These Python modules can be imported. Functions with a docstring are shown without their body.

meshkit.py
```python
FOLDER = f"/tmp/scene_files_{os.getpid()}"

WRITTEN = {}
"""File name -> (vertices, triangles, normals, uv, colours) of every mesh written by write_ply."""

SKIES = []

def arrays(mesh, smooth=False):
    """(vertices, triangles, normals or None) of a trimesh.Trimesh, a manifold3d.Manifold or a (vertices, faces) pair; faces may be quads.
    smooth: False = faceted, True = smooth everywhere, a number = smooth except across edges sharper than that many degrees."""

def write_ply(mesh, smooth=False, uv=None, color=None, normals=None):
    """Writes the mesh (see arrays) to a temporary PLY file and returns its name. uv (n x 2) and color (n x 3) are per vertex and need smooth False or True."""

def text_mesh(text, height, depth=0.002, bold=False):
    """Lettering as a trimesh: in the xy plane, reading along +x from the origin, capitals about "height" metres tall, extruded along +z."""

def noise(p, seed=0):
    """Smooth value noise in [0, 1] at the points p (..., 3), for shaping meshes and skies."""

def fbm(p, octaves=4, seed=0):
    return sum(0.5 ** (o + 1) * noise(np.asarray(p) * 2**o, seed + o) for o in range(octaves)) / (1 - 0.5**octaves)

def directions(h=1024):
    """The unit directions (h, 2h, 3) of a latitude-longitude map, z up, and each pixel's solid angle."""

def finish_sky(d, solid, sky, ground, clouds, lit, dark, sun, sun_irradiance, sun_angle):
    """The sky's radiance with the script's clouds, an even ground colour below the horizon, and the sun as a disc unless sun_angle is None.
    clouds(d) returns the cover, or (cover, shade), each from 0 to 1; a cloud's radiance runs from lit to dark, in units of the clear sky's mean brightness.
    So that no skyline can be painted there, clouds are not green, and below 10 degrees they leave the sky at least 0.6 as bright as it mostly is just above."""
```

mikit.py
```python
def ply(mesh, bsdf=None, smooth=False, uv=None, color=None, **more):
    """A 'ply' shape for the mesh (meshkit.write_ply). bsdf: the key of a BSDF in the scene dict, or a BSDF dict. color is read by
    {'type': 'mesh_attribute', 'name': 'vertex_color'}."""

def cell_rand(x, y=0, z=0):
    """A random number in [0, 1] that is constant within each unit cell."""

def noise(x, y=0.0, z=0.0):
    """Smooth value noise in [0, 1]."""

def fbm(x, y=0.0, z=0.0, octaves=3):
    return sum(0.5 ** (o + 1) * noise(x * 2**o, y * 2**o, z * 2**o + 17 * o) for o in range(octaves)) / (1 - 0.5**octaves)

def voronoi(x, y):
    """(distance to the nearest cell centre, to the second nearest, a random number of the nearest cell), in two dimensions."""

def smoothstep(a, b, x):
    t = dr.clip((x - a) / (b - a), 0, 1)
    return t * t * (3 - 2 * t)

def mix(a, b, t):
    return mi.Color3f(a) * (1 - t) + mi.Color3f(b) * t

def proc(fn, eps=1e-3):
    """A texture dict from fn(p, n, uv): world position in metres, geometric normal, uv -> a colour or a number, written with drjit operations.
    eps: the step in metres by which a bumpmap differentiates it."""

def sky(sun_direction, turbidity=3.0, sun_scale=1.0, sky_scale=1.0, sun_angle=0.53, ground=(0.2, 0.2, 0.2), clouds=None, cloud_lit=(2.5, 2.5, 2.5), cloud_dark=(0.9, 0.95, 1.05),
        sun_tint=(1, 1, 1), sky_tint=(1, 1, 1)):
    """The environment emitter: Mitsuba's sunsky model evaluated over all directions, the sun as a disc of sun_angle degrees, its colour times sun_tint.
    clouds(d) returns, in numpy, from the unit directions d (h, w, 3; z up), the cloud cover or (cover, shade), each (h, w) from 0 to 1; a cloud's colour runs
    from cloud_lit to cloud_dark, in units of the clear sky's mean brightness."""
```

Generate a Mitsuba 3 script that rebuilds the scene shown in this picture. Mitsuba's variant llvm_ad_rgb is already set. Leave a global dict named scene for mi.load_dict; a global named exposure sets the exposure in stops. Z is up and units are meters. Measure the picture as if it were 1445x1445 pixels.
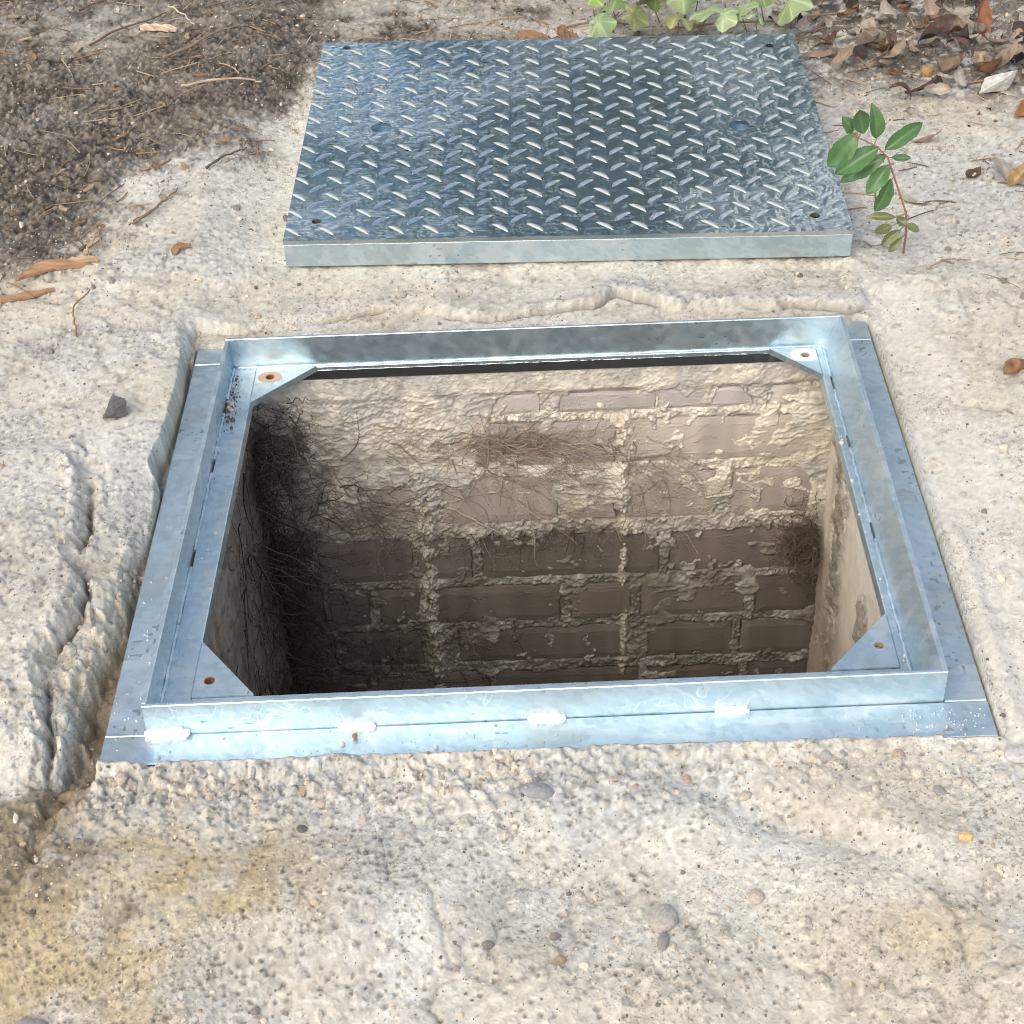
import math, random
import numpy as np, trimesh, mitsuba as mi, drjit as dr
import mikit, meshkit
from mikit import ply, proc
from scipy.spatial import cKDTree
from shapely.geometry import Polygon, Point
from shapely import affinity

T = mi.ScalarTransform4f
scene, labels = {}, {}
rng = np.random.default_rng(7)
random.seed(7)

# ------------------------------------------------------------------ camera, sky, exposure
CAM = np.array([0.0005, -1.3234, 1.0748])
DIR = np.array([-0.0154758, 0.77618296, -0.63031779])
UP = np.array([0.03603362, 0.63041674, 0.77542009])
scene['camera'] = {'type': 'perspective', 'fov': 33.77, 'fov_axis': 'x', 'near_clip': 0.05, 'far_clip': 600.0,
                   'to_world': T().look_at(origin=CAM.tolist(), target=(CAM + DIR).tolist(), up=UP.tolist())}


def cloud_cover(d):
    q = d / np.maximum(d[..., 2:3], 0.12)
    p = np.stack([q[..., 0] * 0.9, q[..., 1] * 0.9, np.full(d.shape[:2], 0.3)], -1)
    n = meshkit.fbm(p, 5, 3)
    cover = np.clip((n - 0.36) / 0.16, 0, 1)
    shade = np.clip((meshkit.fbm(p * 1.7 + 9, 4, 5) - 0.45) / 0.3, 0, 1)
    return cover, shade


scene['sky'] = mikit.sky((-0.40, -0.66, 0.66), turbidity=3, sun_scale=0.42, sky_scale=1.0, sun_angle=60, sun_tint=(0.945, 0.995, 1.10), clouds=cloud_cover,
                         cloud_lit=(2.2, 2.2, 2.2), cloud_dark=(1.0, 1.05, 1.12))
exposure = 2.72


# ------------------------------------------------------------------ numeric helpers
def vn(x, y, scale, seed=0):
    """smooth value noise in 0..1 with cells of the given size in metres"""
    r = np.random.default_rng(1000 + seed)
    L = r.random((256, 256))
    X, Y = np.asarray(x) / scale + 37.3, np.asarray(y) / scale + 11.7
    i, j = np.floor(X).astype(int), np.floor(Y).astype(int)
    a, b = X - i, Y - j
    a, b = a * a * (3 - 2 * a), b * b * (3 - 2 * b)
    i0, j0, i1, j1 = i % 256, j % 256, (i + 1) % 256, (j + 1) % 256
    return (L[i0, j0] * (1 - a) + L[i1, j0] * a) * (1 - b) + (L[i0, j1] * (1 - a) + L[i1, j1] * a) * b


def fb(x, y, scale, seed=0, octaves=4, gain=0.5):
    s, a, t = 0, 1, 0
    for o in range(octaves):
        s = s + a * vn(x, y, scale / 2 ** o, seed * 17 + o)
        t += a
        a *= gain
    return s / t


def ss(a, b, x):
    t = np.clip((x - a) / (b - a), 0, 1)
    return t * t * (3 - 2 * t)


def cells(x, y, size, seed, jit=0.9):
    """distance to nearest and second nearest jittered cell centre, and a random number of the cell"""
    r = np.random.default_rng(500 + seed)
    x0, x1, y0, y1 = x.min() - 2 * size, x.max() + 2 * size, y.min() - 2 * size, y.max() + 2 * size
    gx, gy = np.meshgrid(np.arange(x0, x1, size), np.arange(y0, y1, size))
    pts = np.stack([gx.ravel(), gy.ravel()], 1) + (r.random((gx.size, 2)) - 0.5) * size * jit
    d, k = cKDTree(pts).query(np.stack([x.ravel(), y.ravel()], 1), k=2, workers=-1)
    rnd = r.random(len(pts))
    return d[:, 0].reshape(x.shape) / size, d[:, 1].reshape(x.shape) / size, rnd[k[:, 0]].reshape(x.shape)


def lerp(a, b, t):
    t = np.asarray(t)[..., None]
    return np.asarray(a) * (1 - t) + np.asarray(b) * t


def grid_faces(ny, nx, keep=None):
    i = np.arange(ny - 1)[:, None] * nx + np.arange(nx - 1)[None]
    q = np.stack([i, i + 1, i + nx + 1, i + nx], -1).reshape(-1, 4)
    if keep is not None:
        k = keep.ravel()
        q = q[k[q].all(1)]
    return q


def compact(v, q, *more):
    used = np.unique(q)
    m = np.full(len(v), -1)
    m[used] = np.arange(len(used))
    return (v[used], m[q]) + tuple(a[used] for a in more)


# ------------------------------------------------------------------ shape helpers
def box(x0, x1, y0, y1, z0, z1, c=0.0008):
    c = min(c, (x1 - x0) / 3, (y1 - y0) / 3, (z1 - z0) / 3)
    pts = []
    for a in (0, 1):
        for b in (0, 1):
            for e in (0, 1):
                X, Y, Z = (x0, x1)[a], (y0, y1)[b], (z0, z1)[e]
                sx, sy, sz = (c, -c)[a], (c, -c)[b], (c, -c)[e]
                pts += [(X, Y + sy, Z + sz), (X + sx, Y, Z + sz), (X + sx, Y + sy, Z)]
    return trimesh.convex.convex_hull(np.array(pts))


def slab(poly, z0, z1):
    m = trimesh.creation.extrude_polygon(poly, z1 - z0, engine='earcut')
    m.apply_translation([0, 0, z0])
    return m


def tube(pts, rad, sides=6, close=True):
    pts = np.asarray(pts, float)
    n = len(pts)
    rad = np.broadcast_to(np.asarray(rad, float), n)
    t = np.gradient(pts, axis=0)
    t /= np.linalg.norm(t, axis=1, keepdims=True) + 1e-12
    ref = np.array([0.31, 0.27, 0.91]) if abs(t[:, 2]).mean() < 0.8 else np.array([1.0, 0.2, 0])
    a = np.cross(t, ref)
    a /= np.linalg.norm(a, axis=1, keepdims=True) + 1e-12
    b = np.cross(t, a)
    ang = np.arange(sides) / sides * 2 * np.pi
    v = pts[:, None] + rad[:, None, None] * (np.cos(ang)[None, :, None] * a[:, None] + np.sin(ang)[None, :, None] * b[:, None])
    f = []
    i = np.arange(n - 1)[:, None] * sides
    j = np.arange(sides)[None]
    k = (j + 1) % sides
    f = np.stack([i + j, i + k, i + sides + k, i + sides + j], -1).reshape(-1, 4)
    f = np.vstack([f[:, [0, 1, 2]], f[:, [0, 2, 3]]])
    v = v.reshape(-1, 3)
    if close:
        v = np.vstack([v, pts[0], pts[-1]])
        e = (n - 1) * sides
        f = np.vstack([f, [(n * sides, int((q + 1) % sides), int(q)) for q in range(sides)], [(n * sides + 1, e + q, e + (q + 1) % sides) for q in range(sides)]])
    return trimesh.Trimesh(v, f, process=False)


def join(ms):
    return trimesh.util.concatenate(ms)


def join_col(items):
    """[(mesh, colour per vertex or one colour)] -> mesh, colours"""
    vs, fs, cs, k = [], [], [], 0
    for m, c in items:
        v, f = np.asarray(m.vertices), np.asarray(m.faces)
        vs.append(v); fs.append(f + k); k += len(v)
        cs.append(np.broadcast_to(np.asarray(c, float), (len(v), 3)))
    return trimesh.Trimesh(np.vstack(vs), np.vstack(fs), process=False), np.vstack(cs)


def numbered(key):
    if key not in taken:
        taken.add(key)
        return key
    i = 1
    while f'{key}_{i:03d}' in taken:
        i += 1
    taken.add(f'{key}_{i:03d}')
    return f'{key}_{i:03d}'


taken = set()


def skewed(m):
    """the frame as set: its rim a few millimetres out of square"""
    v = np.array(m.vertices)
    u, t = np.clip(v[:, 0] / 0.35, -1, 1) * 0.5 + 0.5, np.clip(v[:, 1] / 0.2894, -1, 1) * 0.5 + 0.5
    w = np.clip((0.327 - np.abs(v[:, 1])) / (0.327 - 0.2905), 0, 1)
    v[:, 1] += ((1 - t) * ((1 - u) * -0.0036 + u * 0.0050) + t * ((1 - u) * -0.002 + u * -0.0008)) * w
    v[:, 0] += t * ((1 - u) * 0.0035 + u * 0.002) * np.clip((0.388 - np.abs(v[:, 0])) / 0.037, 0, 1)
    return trimesh.Trimesh(v, m.faces, process=False)


def thing(name, label, cat, group=None, kind=None):
    k = numbered(name)
    labels[k] = {'label': label, 'category': cat}
    if group: labels[k]['group'] = group
    if kind: labels[k]['kind'] = kind
    return k


def add(name, shape, parent=None, label=None, kind=None):
    k = numbered(name if parent is None else f'{parent}__{name}')
    scene[k] = shape
    if label or kind:
        labels.setdefault(k, {})
        if label: labels[k]['label'] = label
        if kind: labels[k]['kind'] = kind
    return k


# ------------------------------------------------------------------ materials
VC = {'type': 'mesh_attribute', 'name': 'vertex_color'}


def soil_grain(p, n, uv):
    return 0.0007 * mikit.noise(p.x * 420, p.y * 420, p.z * 420) + 0.0005 * mikit.noise(p.x * 900, p.y * 900, p.z * 900)


def soil_specks(p, n, uv):
    a = mikit.noise(p.x * 620, p.y * 620, p.z * 620)
    b = mikit.noise(p.x * 1300, p.y * 1300, p.z * 1300)
    c = mikit.noise(p.x * 260 + 4, p.y * 300, p.z * 260)
    m = mikit.noise(p.x * 14 + 9, p.y * 14, p.z * 14) * 0.6 + mikit.noise(p.x * 45, p.y * 45 + 5, p.z * 45) * 0.4
    return (0.12 + 0.5 * mikit.smoothstep(0.42, 0.70, m)) * mikit.smoothstep(0.56, 0.84, 0.5 * a + 0.3 * b + 0.2 * c + 0.06)


scene['soil_bsdf'] = {'type': 'bumpmap', 'arbitrary': proc(soil_grain, 4e-4), 'scale': 1.0, 'bsdf': {'type': 'twosided', 'bsdf': {
    'type': 'blendbsdf', 'weight': proc(soil_specks), 'a': {'type': 'diffuse', 'reflectance': VC},
    'b': {'type': 'diffuse', 'reflectance': {'type': 'rgb', 'value': [0.13, 0.11, 0.095]}}}}}
scene['vcol_bsdf'] = {'type': 'twosided', 'bsdf': {'type': 'principled', 'base_color': VC, 'roughness': 0.75, 'specular': 0.3}}
scene['leaf_bsdf'] = {'type': 'twosided', 'bsdf': {'type': 'principled', 'base_color': VC, 'roughness': 0.38, 'specular': 0.5}}


scene['mortar_bsdf'] = {'type': 'bumpmap', 'arbitrary': proc(soil_grain, 4e-4), 'scale': 1.6, 'bsdf': {'type': 'twosided', 'bsdf': {'type': 'diffuse', 'reflectance': VC}}}


def zinc_color(p, n, uv):
    f = mikit.fbm(p.x * 45, p.y * 45, p.z * 45, 4)
    g = mikit.noise(p.x * 9 + 5, p.y * 9, p.z * 9)
    sm = mikit.fbm(p.x * 26 + 30, p.y * 70, p.z * 26, 4)
    w = mikit.noise(p.x * 60, p.y * 60, p.z * 60) * 2.2
    line = dr.abs(mikit.noise(p.x * 120 + w, p.y * 120, p.z * 70 + w) - 0.5)
    streak = (1 - mikit.smoothstep(0.0, 0.05, line)) * mikit.smoothstep(0.40, 0.58, mikit.noise(p.x * 22, p.y * 22 + 3, p.z * 22)) * mikit.smoothstep(-0.284, -0.288, p.y) * mikit.smoothstep(0.001, 0.004, p.z)
    sp = mikit.voronoi(p.x * 150 + p.z * 60 + f, p.y * 150 + p.z * 150 + g)[2]
    c = mikit.mix((0.43, 0.55, 0.625), (0.58, 0.69, 0.76), mikit.smoothstep(0.15, 0.85, f * 0.45 + g * 0.2 + sp * 0.35))
    c = mikit.mix(c, (0.74, 0.80, 0.84), mikit.smoothstep(0.56, 0.72, sm) * 0.5)
    c = mikit.mix(c, (0.90, 0.91, 0.91), streak * 0.7)
    spot = mikit.smoothstep(0.80, 0.86, mikit.noise(p.x * 210, p.y * 210, p.z * 210)) * mikit.smoothstep(0.5, 0.7, mikit.noise(p.x * 18 + 2, p.y * 18, p.z * 18))
    c = mikit.mix(c, (0.20, 0.20, 0.20), spot * 0.6)
    dirt = mikit.smoothstep(0.60, 0.78, mikit.fbm(p.x * 16 + 3, p.y * 16, p.z * 16, 3))
    return mikit.mix(c, (0.42, 0.41, 0.36), dirt * 0.35)


def zinc_rough(p, n, uv):
    return 0.27 + 0.12 * mikit.fbm(p.x * 30 + 8, p.y * 30, p.z * 30, 3) + 0.12 * mikit.voronoi(p.x * 150 + p.z * 60, p.y * 150 + p.z * 150)[2]


def zinc_bump(p, n, uv):
    return 0.0006 * mikit.noise(p.x * 22, p.y * 22, p.z * 22) + 0.00030 * mikit.noise(p.x * 95, p.y * 95, p.z * 95) + 0.00006 * mikit.noise(p.x * 400, p.y * 400, p.z * 400)


def plate_color(p, n, uv):
    f = mikit.fbm(p.x * 30, p.y * 30, p.z * 30, 4)
    g = mikit.smoothstep(0.3, 0.7, mikit.fbm(p.x * 7 + 2, p.y * 9, p.z * 6, 2))
    return mikit.mix((0.29, 0.37, 0.37), (0.58, 0.65, 0.645), mikit.smoothstep(0.25, 0.75, 0.5 * f + 0.5 * g))


def plate_bump(p, n, uv):
    w = 1.5 * mikit.noise(p.x * 40, p.y * 40)
    a = dr.abs(mikit.noise(p.x * 70 + w, p.y * 95 + w) - 0.5)
    b = dr.abs(mikit.noise(p.x * 150 + 2 * w, p.y * 190) - 0.5)
    return 0.0005 * mikit.noise(p.x * 16, p.y * 16) + 0.0022 * a + 0.0009 * b


scene['zinc_bsdf'] = {'type': 'bumpmap', 'arbitrary': proc(zinc_bump, 6e-4), 'scale': 1.0, 'bsdf': {'type': 'twosided', 'bsdf': {
    'type': 'principled', 'base_color': proc(zinc_color), 'metallic': 0.82, 'roughness': proc(zinc_rough), 'specular': 0.5}}}
scene['plate_bsdf'] = {'type': 'bumpmap', 'arbitrary': proc(plate_bump, 6e-4), 'scale': 1.0, 'bsdf': {'type': 'twosided', 'bsdf': {
    'type': 'principled', 'base_color': proc(plate_color), 'metallic': 0.92, 'roughness': 0.18, 'specular': 0.5}}}
scene['drawn_bsdf'] = {'type': 'bumpmap', 'arbitrary': proc(plate_bump, 6e-4), 'scale': 0.6, 'bsdf': {'type': 'twosided', 'bsdf': {'type': 'principled', 'base_color': {'type': 'rgb', 'value': [0.42, 0.46, 0.50]}, 'metallic': 0.95, 'roughness': 0.14}}}
scene['lug_bsdf'] = {'type': 'twosided', 'bsdf': {'type': 'principled', 'base_color': {'type': 'rgb', 'value': [0.68, 0.715, 0.69]}, 'metallic': 0.92, 'roughness': 0.27}}
scene['socket_bsdf'] = {'type': 'twosided', 'bsdf': {'type': 'principled', 'base_color': {'type': 'rgb', 'value': [0.20, 0.30, 0.42]}, 'metallic': 0.6, 'roughness': 0.35}}  # blue of the sky mirrored in the cups, put into the base colour
scene['weld_bsdf'] = {'type': 'twosided', 'bsdf': {'type': 'principled', 'base_color': {'type': 'rgb', 'value': [0.86, 0.87, 0.88]}, 'metallic': 0.2, 'roughness': 0.35, 'specular': 0.6}}  # near white base colour paints in the beads' bright highlights

# ------------------------------------------------------------------ frame measures (metres; the flange's upper face is z = 0)
HW, HD, FH, FW = 0.35, 0.2894, 0.0358, 0.0377
LIN = dict(l=-0.3185, r=0.3205, b=0.2815, f=-0.2425)   # clear opening between the ledges
LZ = -0.003

# ------------------------------------------------------------------ ground
EDGE_A = np.array([(-0.387, 0.354), (-0.392, 0.321), (-0.394, 0.237), (-0.398, 0.13), (-0.404, 0.081), (-0.396, 0.056), (-0.395, -0.036), (-0.398, -0.12), (-0.405, -0.198), (-0.412, -0.243), (-0.414, -0.295), (-0.416, -0.337), (-0.418, -0.368), (-0.418, -0.422), (-0.43, -0.46)])[::-1]
EDGE_B = np.array([(-0.480, 0.13), (-0.473, 0.097), (-0.468, 0.048), (-0.46, 0.001), (-0.448, -0.044), (-0.45, -0.082), (-0.437, -0.108), (-0.432, -0.159), (-0.44, -0.201), (-0.446, -0.251), (-0.438, -0.295), (-0.430, -0.345), (-0.422, -0.385), (-0.424, -0.43), (-0.434, -0.46), (-0.50, -0.56)])[::-1]
RIDGE_C = np.array([(-0.42, 0.340), (-0.379, 0.344), (-0.289, 0.352), (-0.224, 0.366), (-0.157, 0.38), (-0.09, 0.362), (-0.04, 0.346), (0.01, 0.362), (0.076, 0.365), (0.103, 0.39), (0.127, 0.38), (0.175, 0.356), (0.241, 0.354), (0.307, 0.354), (0.37, 0.343), (0.42, 0.36)])
HUMUS = np.array([(-1.2, 0.36), (-0.793, 0.367), (-0.635, 0.411), (-0.591, 0.448), (-0.545, 0.529), (-0.491, 0.578), (-0.447, 0.649), (-0.42, 0.72), (-0.371, 0.74), (-0.333, 0.822), (-0.317, 0.978), (-0.29, 1.05), (-0.20, 1.06), (0.05, 1.07), (0.314, 1.10), (0.45, 1.30), (0.6, 1.5)])


def ground(x, y, detail=True):
    """height and colour of the soil at x, y"""
    n1 = fb(x, y, 0.22, 1, 3)
    n2 = fb(x, y, 0.045, 2, 3)
    n3 = fb(x, y, 0.013, 3, 3)
    n4 = vn(x, y, 0.0052, 4)
    n5 = vn(x, y, 0.0030, 5)
    w1, w2 = (vn(x, y, 0.02, 6) - 0.5), (vn(x, y, 0.007, 7) - 0.5)
    w3 = vn(x, y, 0.06, 8) - 0.5
    def brk(t, a, seed):
        r = np.random.default_rng(seed)
        k = np.cumsum(r.uniform(0.4, 1.6, 400) * a) - 1.6
        return np.interp(t, k, r.random(400)) - 0.5
    e1, e2 = brk(y, 0.030, 71), brk(y, 0.008, 72)
    e3 = 0.7 * brk(x, 0.034, 73) + 0.35 * brk(x, 0.009, 74)
    xa = np.interp(y, EDGE_A[:, 0] * 0 + EDGE_A[:, 1], EDGE_A[:, 0]) + 0.0035 + e1 * 0.009 * ss(0.2, -0.05, y) + 0.0015 * e2 - 0.0065 * ss(0.2, 0.3, y)
    xb = np.interp(y, EDGE_B[:, 1], EDGE_B[:, 0]) + e1 * 0.018 + e2 * 0.004
    yc = np.interp(x, RIDGE_C[:, 0], RIDGE_C[:, 1]) + e3 * 0.012
    yd = -0.3275 + e3 * 0.007 + w2 * 0.004 - 0.016 * ss(0.345, 0.36, x) - 0.10 * ss(-0.386, -0.412, x + 0.02 * (n3 - 0.5)) * ss(-0.45, -0.41, x)
    front = ss(yd + 0.003, yd - 0.005, y)
    def layers(d, soft, spread, seed, k=4):
        """a break in the crust, d metres past its edge: k thin layers, each broken off along a line of its own"""
        r = 0
        for q_ in range(k):
            o = spread * (q_ / (k - 1)) + (fb(x, y, 0.016, seed + q_, 3) - 0.5) * 1.6 * spread
            r = r + ss(-soft, soft, d - o) / k
        return r

    low = ss(0.05, -0.08, y)
    lmask = layers(xa - x, 0.0015, 0.010, 201) * low + (1 - low) * ss(-0.0015, 0.003, xa - x + 0.0006 * (n3 - 0.5))
    leftside = lmask * ss(0.352, 0.338, y) * ss(-0.435, -0.40, y)
    leftbroad = ss(-0.32, -0.42, x)
    back = layers(y - yc, 0.0016, 0.007, 241, 3)
    # broad shape
    z = 0.010 - 0.0145 * np.clip(x - 0.05, -0.45, 0.40) * ss(0.40, 0.46, y) + 0.016 * leftbroad * ss(-0.42, -0.30, y) + 0.004 * ss(0.5, 1.3, y) - 0.001 * ss(0.4, 0.7, x)
    upper = layers(xb - x, 0.0018, 0.009, 221) * ss(0.13, 0.06, y) * ss(-0.52, -0.42, y)
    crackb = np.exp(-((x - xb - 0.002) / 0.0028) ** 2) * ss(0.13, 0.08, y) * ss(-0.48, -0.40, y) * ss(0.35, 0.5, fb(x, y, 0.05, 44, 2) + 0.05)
    z = z + 0.011 * upper * (0.6 + 0.8 * n2) - 0.009 * crackb
    # the plateau between the two edges droops towards the trench
    mid = leftside * (1 - upper) * ss(0.10, 0.0, y)
    z = z - mid * (0.010 * ss(0.05, 0.0, xa - x) + 0.006 * fb(x, y, 0.03, 41, 3))
    trench_z = -0.012 - 0.012 * ss(0.0, -0.28, y) + 0.012 * (n2 - 0.5) + 0.004 * (n3 - 0.5) + 0.010 * ss(-0.37, -0.40, y)
    trench = (1 - lmask) * ss(0.350, 0.338, y) * ss(-0.43 + 0.03 * w3, -0.35, y) * ss(yd - 0.004, yd + 0.004, y + 0.3 * ss(-0.386, -0.393, x)) * (x < -0.30)
    z = z * (1 - trench) + trench_z * trench
    # behind the frame: a lip of mortar, the strip in front of it lower
    strip = (1 - back) * ss(0.29, 0.30, y) * ss(-0.41, -0.385, x) * ss(0.425, 0.405, x)
    z = np.where(strip > 0, z * (1 - strip) + strip * (0.0055 + 0.002 * n2 - 0.0045 * ss(0.335, 0.325, y) * ss(0.36, 0.375, x)), z)
    lipc = back * ss(yc + 0.055, yc + 0.008, y) * ss(-0.40, -0.30, x) * ss(0.43, 0.39, x)
    lip = lipc * (0.35 + 0.65 * ss(-0.05, 0.08, x))
    crackc_shade = np.exp(-((y - yc + 0.001) / 0.0022) ** 2) * ss(-0.30, -0.20, x) * ss(0.42, 0.38, x) * ss(0.35, 0.5, fb(x, y, 0.06, 45, 2) + 0.04)
    z = z - 0.010 * crackc_shade + 0.006 * lip * (0.4 + n2) - 0.004 * back * ss(0.03, 0.10, y - yc) * ss(-0.35, -0.25, x)
    # in front: meets the flange, rough with stones
    fr = ss(-0.31, -0.36, y)
    z = np.where(fr > 0, z * (1 - fr) + fr * (0.003 + 0.004 * ss(-0.345, -0.40, y) + 0.010 * (n1 - 0.5) + 0.034 * (fb(x, y, 0.13, 31, 2) - 0.5) * ss(-0.36, -0.45, y)), z)
    groove = np.exp(-((y + 0.348 + 0.62 * (x - 0.095) + 0.10 * (x - 0.095) ** 2 + 0.02 * w3) / 0.028) ** 2) * ss(0.05, 0.12, x) * ss(0.42, 0.30, x) * (y < -0.34)
    z = z - 0.006 * groove
    gully = np.exp(-((x - np.interp(y, [-0.46, -0.42, -0.36, -0.33], [-0.434, -0.424, -0.413, -0.405]) - 0.006 * e1) / 0.008) ** 2) * ss(-0.47, -0.43, y) * ss(-0.33, -0.36, y)
    z = z - 0.009 * gully
    # to the right of the flange
    rt = ss(0.385, 0.40, x) * ss(0.42, 0.36, y) * ss(-0.40, -0.34, y)
    z = np.where(rt > 0, z * (1 - rt) + rt * (0.001 + 0.004 * ss(0.40, 0.52, x) + 0.004 * (n1 - 0.5)), z)
    ridge_r = np.exp(-((x - 0.408 - 0.004 * w3) / 0.009) ** 2) * ss(-0.02, -0.08, y) * ss(-0.37, -0.32, y)
    z = z + 0.005 * ridge_r
    # colour regions
    hy = np.interp(x, HUMUS[:, 0], HUMUS[:, 1])
    hd = y - hy - 0.01 + 0.30 * (fb(x, y, 0.16, 9, 4) - 0.5) + 0.05 * w1
    hum = 0.93 * ss(-0.30, 0.50, np.clip(hd / 0.20, -1.6, 1.3) + 2.2 * (0.4 * n2 + 0.35 * n3 + 0.25 * n4 - 0.5))
    hum = hum * (1 - 0.6 * ss(0.16, 0.02, np.hypot((x + 0.66) / 1.6, y - 1.17)) * ss(0.35, 0.6, n2)) * (1 - 0.55 * ss(-0.34, -0.26, x) * ss(0.03, 0.10, y - 1.08) * ss(0.30, 0.6, n2 * 0.7 + n1 * 0.4))
    hum = hum * (0.82 + 0.18 * ss(0.30, 0.55, fb(x, y, 0.05, 11, 4)))
    litter = ss(0.36, 0.46, x) * ss(0.80, 1.05, y + 0.35 * (x - 0.5) + 0.25 * (n2 - 0.5))
    smooth_r = rt * ss(0.50, 0.44, x + 0.05 * w3)
    rock = front * ss(-0.43, -0.35, y + 0.03 * (n2 - 0.5)) * (1 - 0.7 * ss(0.0, 0.12, x)) * ss(-0.42, -0.38, x)
    yel = (0.45 + 0.75 * ss(0.35, 0.62, fb(x, y, 0.05, 33, 4))) * ss(0.85, 0.20, np.hypot((x + 0.38) / 0.36, (y + 0.50) / 0.17) + 0.7 * (n1 - 0.5) + 0.3 * (n2 - 0.5)) * 0.8
    yel = np.maximum(yel, 0.45 * ss(0.7, 0.2, np.hypot((x - 0.29) / 0.10, (y + 0.535) / 0.06) + 0.6 * (n2 - 0.5)))
    yel = np.maximum(yel, 0.7 * ss(-0.37, -0.46, x) * ss(-0.36, -0.42, y))
    damp_shade = ss(0.10, 0.02, np.hypot((x + 0.435) / 1.2, y + 0.43) + 0.07 * (n2 - 0.5)) + 0.6 * ss(0.055, 0.01, np.hypot((x + 0.33) * 1.0, (y + 0.49) * 1.6) + 0.06 * (n2 - 0.5))
    gry = front * ss(0.42, 0.62, fb(x, y, 0.13, 13, 4) + 0.12 * ss(0.22, 0.0, np.hypot(x - 0.0, (y + 0.43) * 1.5)))
    gry = np.maximum(gry, lip * 0.9)
    gry = np.maximum(gry, leftbroad * (1 - front) * ss(0.40, 0.62, fb(x, y, 0.09, 14, 4)) * 0.8)
    gry = np.maximum(gry, ss(0.36, 0.46, x) * ss(0.3, 0.6, y) * ss(0.35, 0.6, fb(x, y, 0.12, 15, 4)) * 0.9)
    gry = np.maximum(gry, upper * 0.6)
    # relief
    rough = 1.0 + 1.3 * hum + 0.6 * litter - 0.75 * smooth_r - 0.6 * strip - 0.5 * front * ss(-0.10, 0.08, x) * ss(-0.36, -0.40, y)
    near = ss(0.0, 0.012, np.maximum(np.maximum(np.abs(x) - (HW + FW), 0), np.maximum(np.abs(y) - (HD + FW), 0)))
    a1, a2, ra = cells(x + 0.5 * w2 * 0.006, y, 0.0048, 11)
    b1_, b2_, rb = cells(x + 0.006 * w1, y + 0.006 * w2, 0.0125, 12)
    crumb1 = np.minimum(a2 - a1, 0.45) * (0.3 + ra) - 0.15
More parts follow.
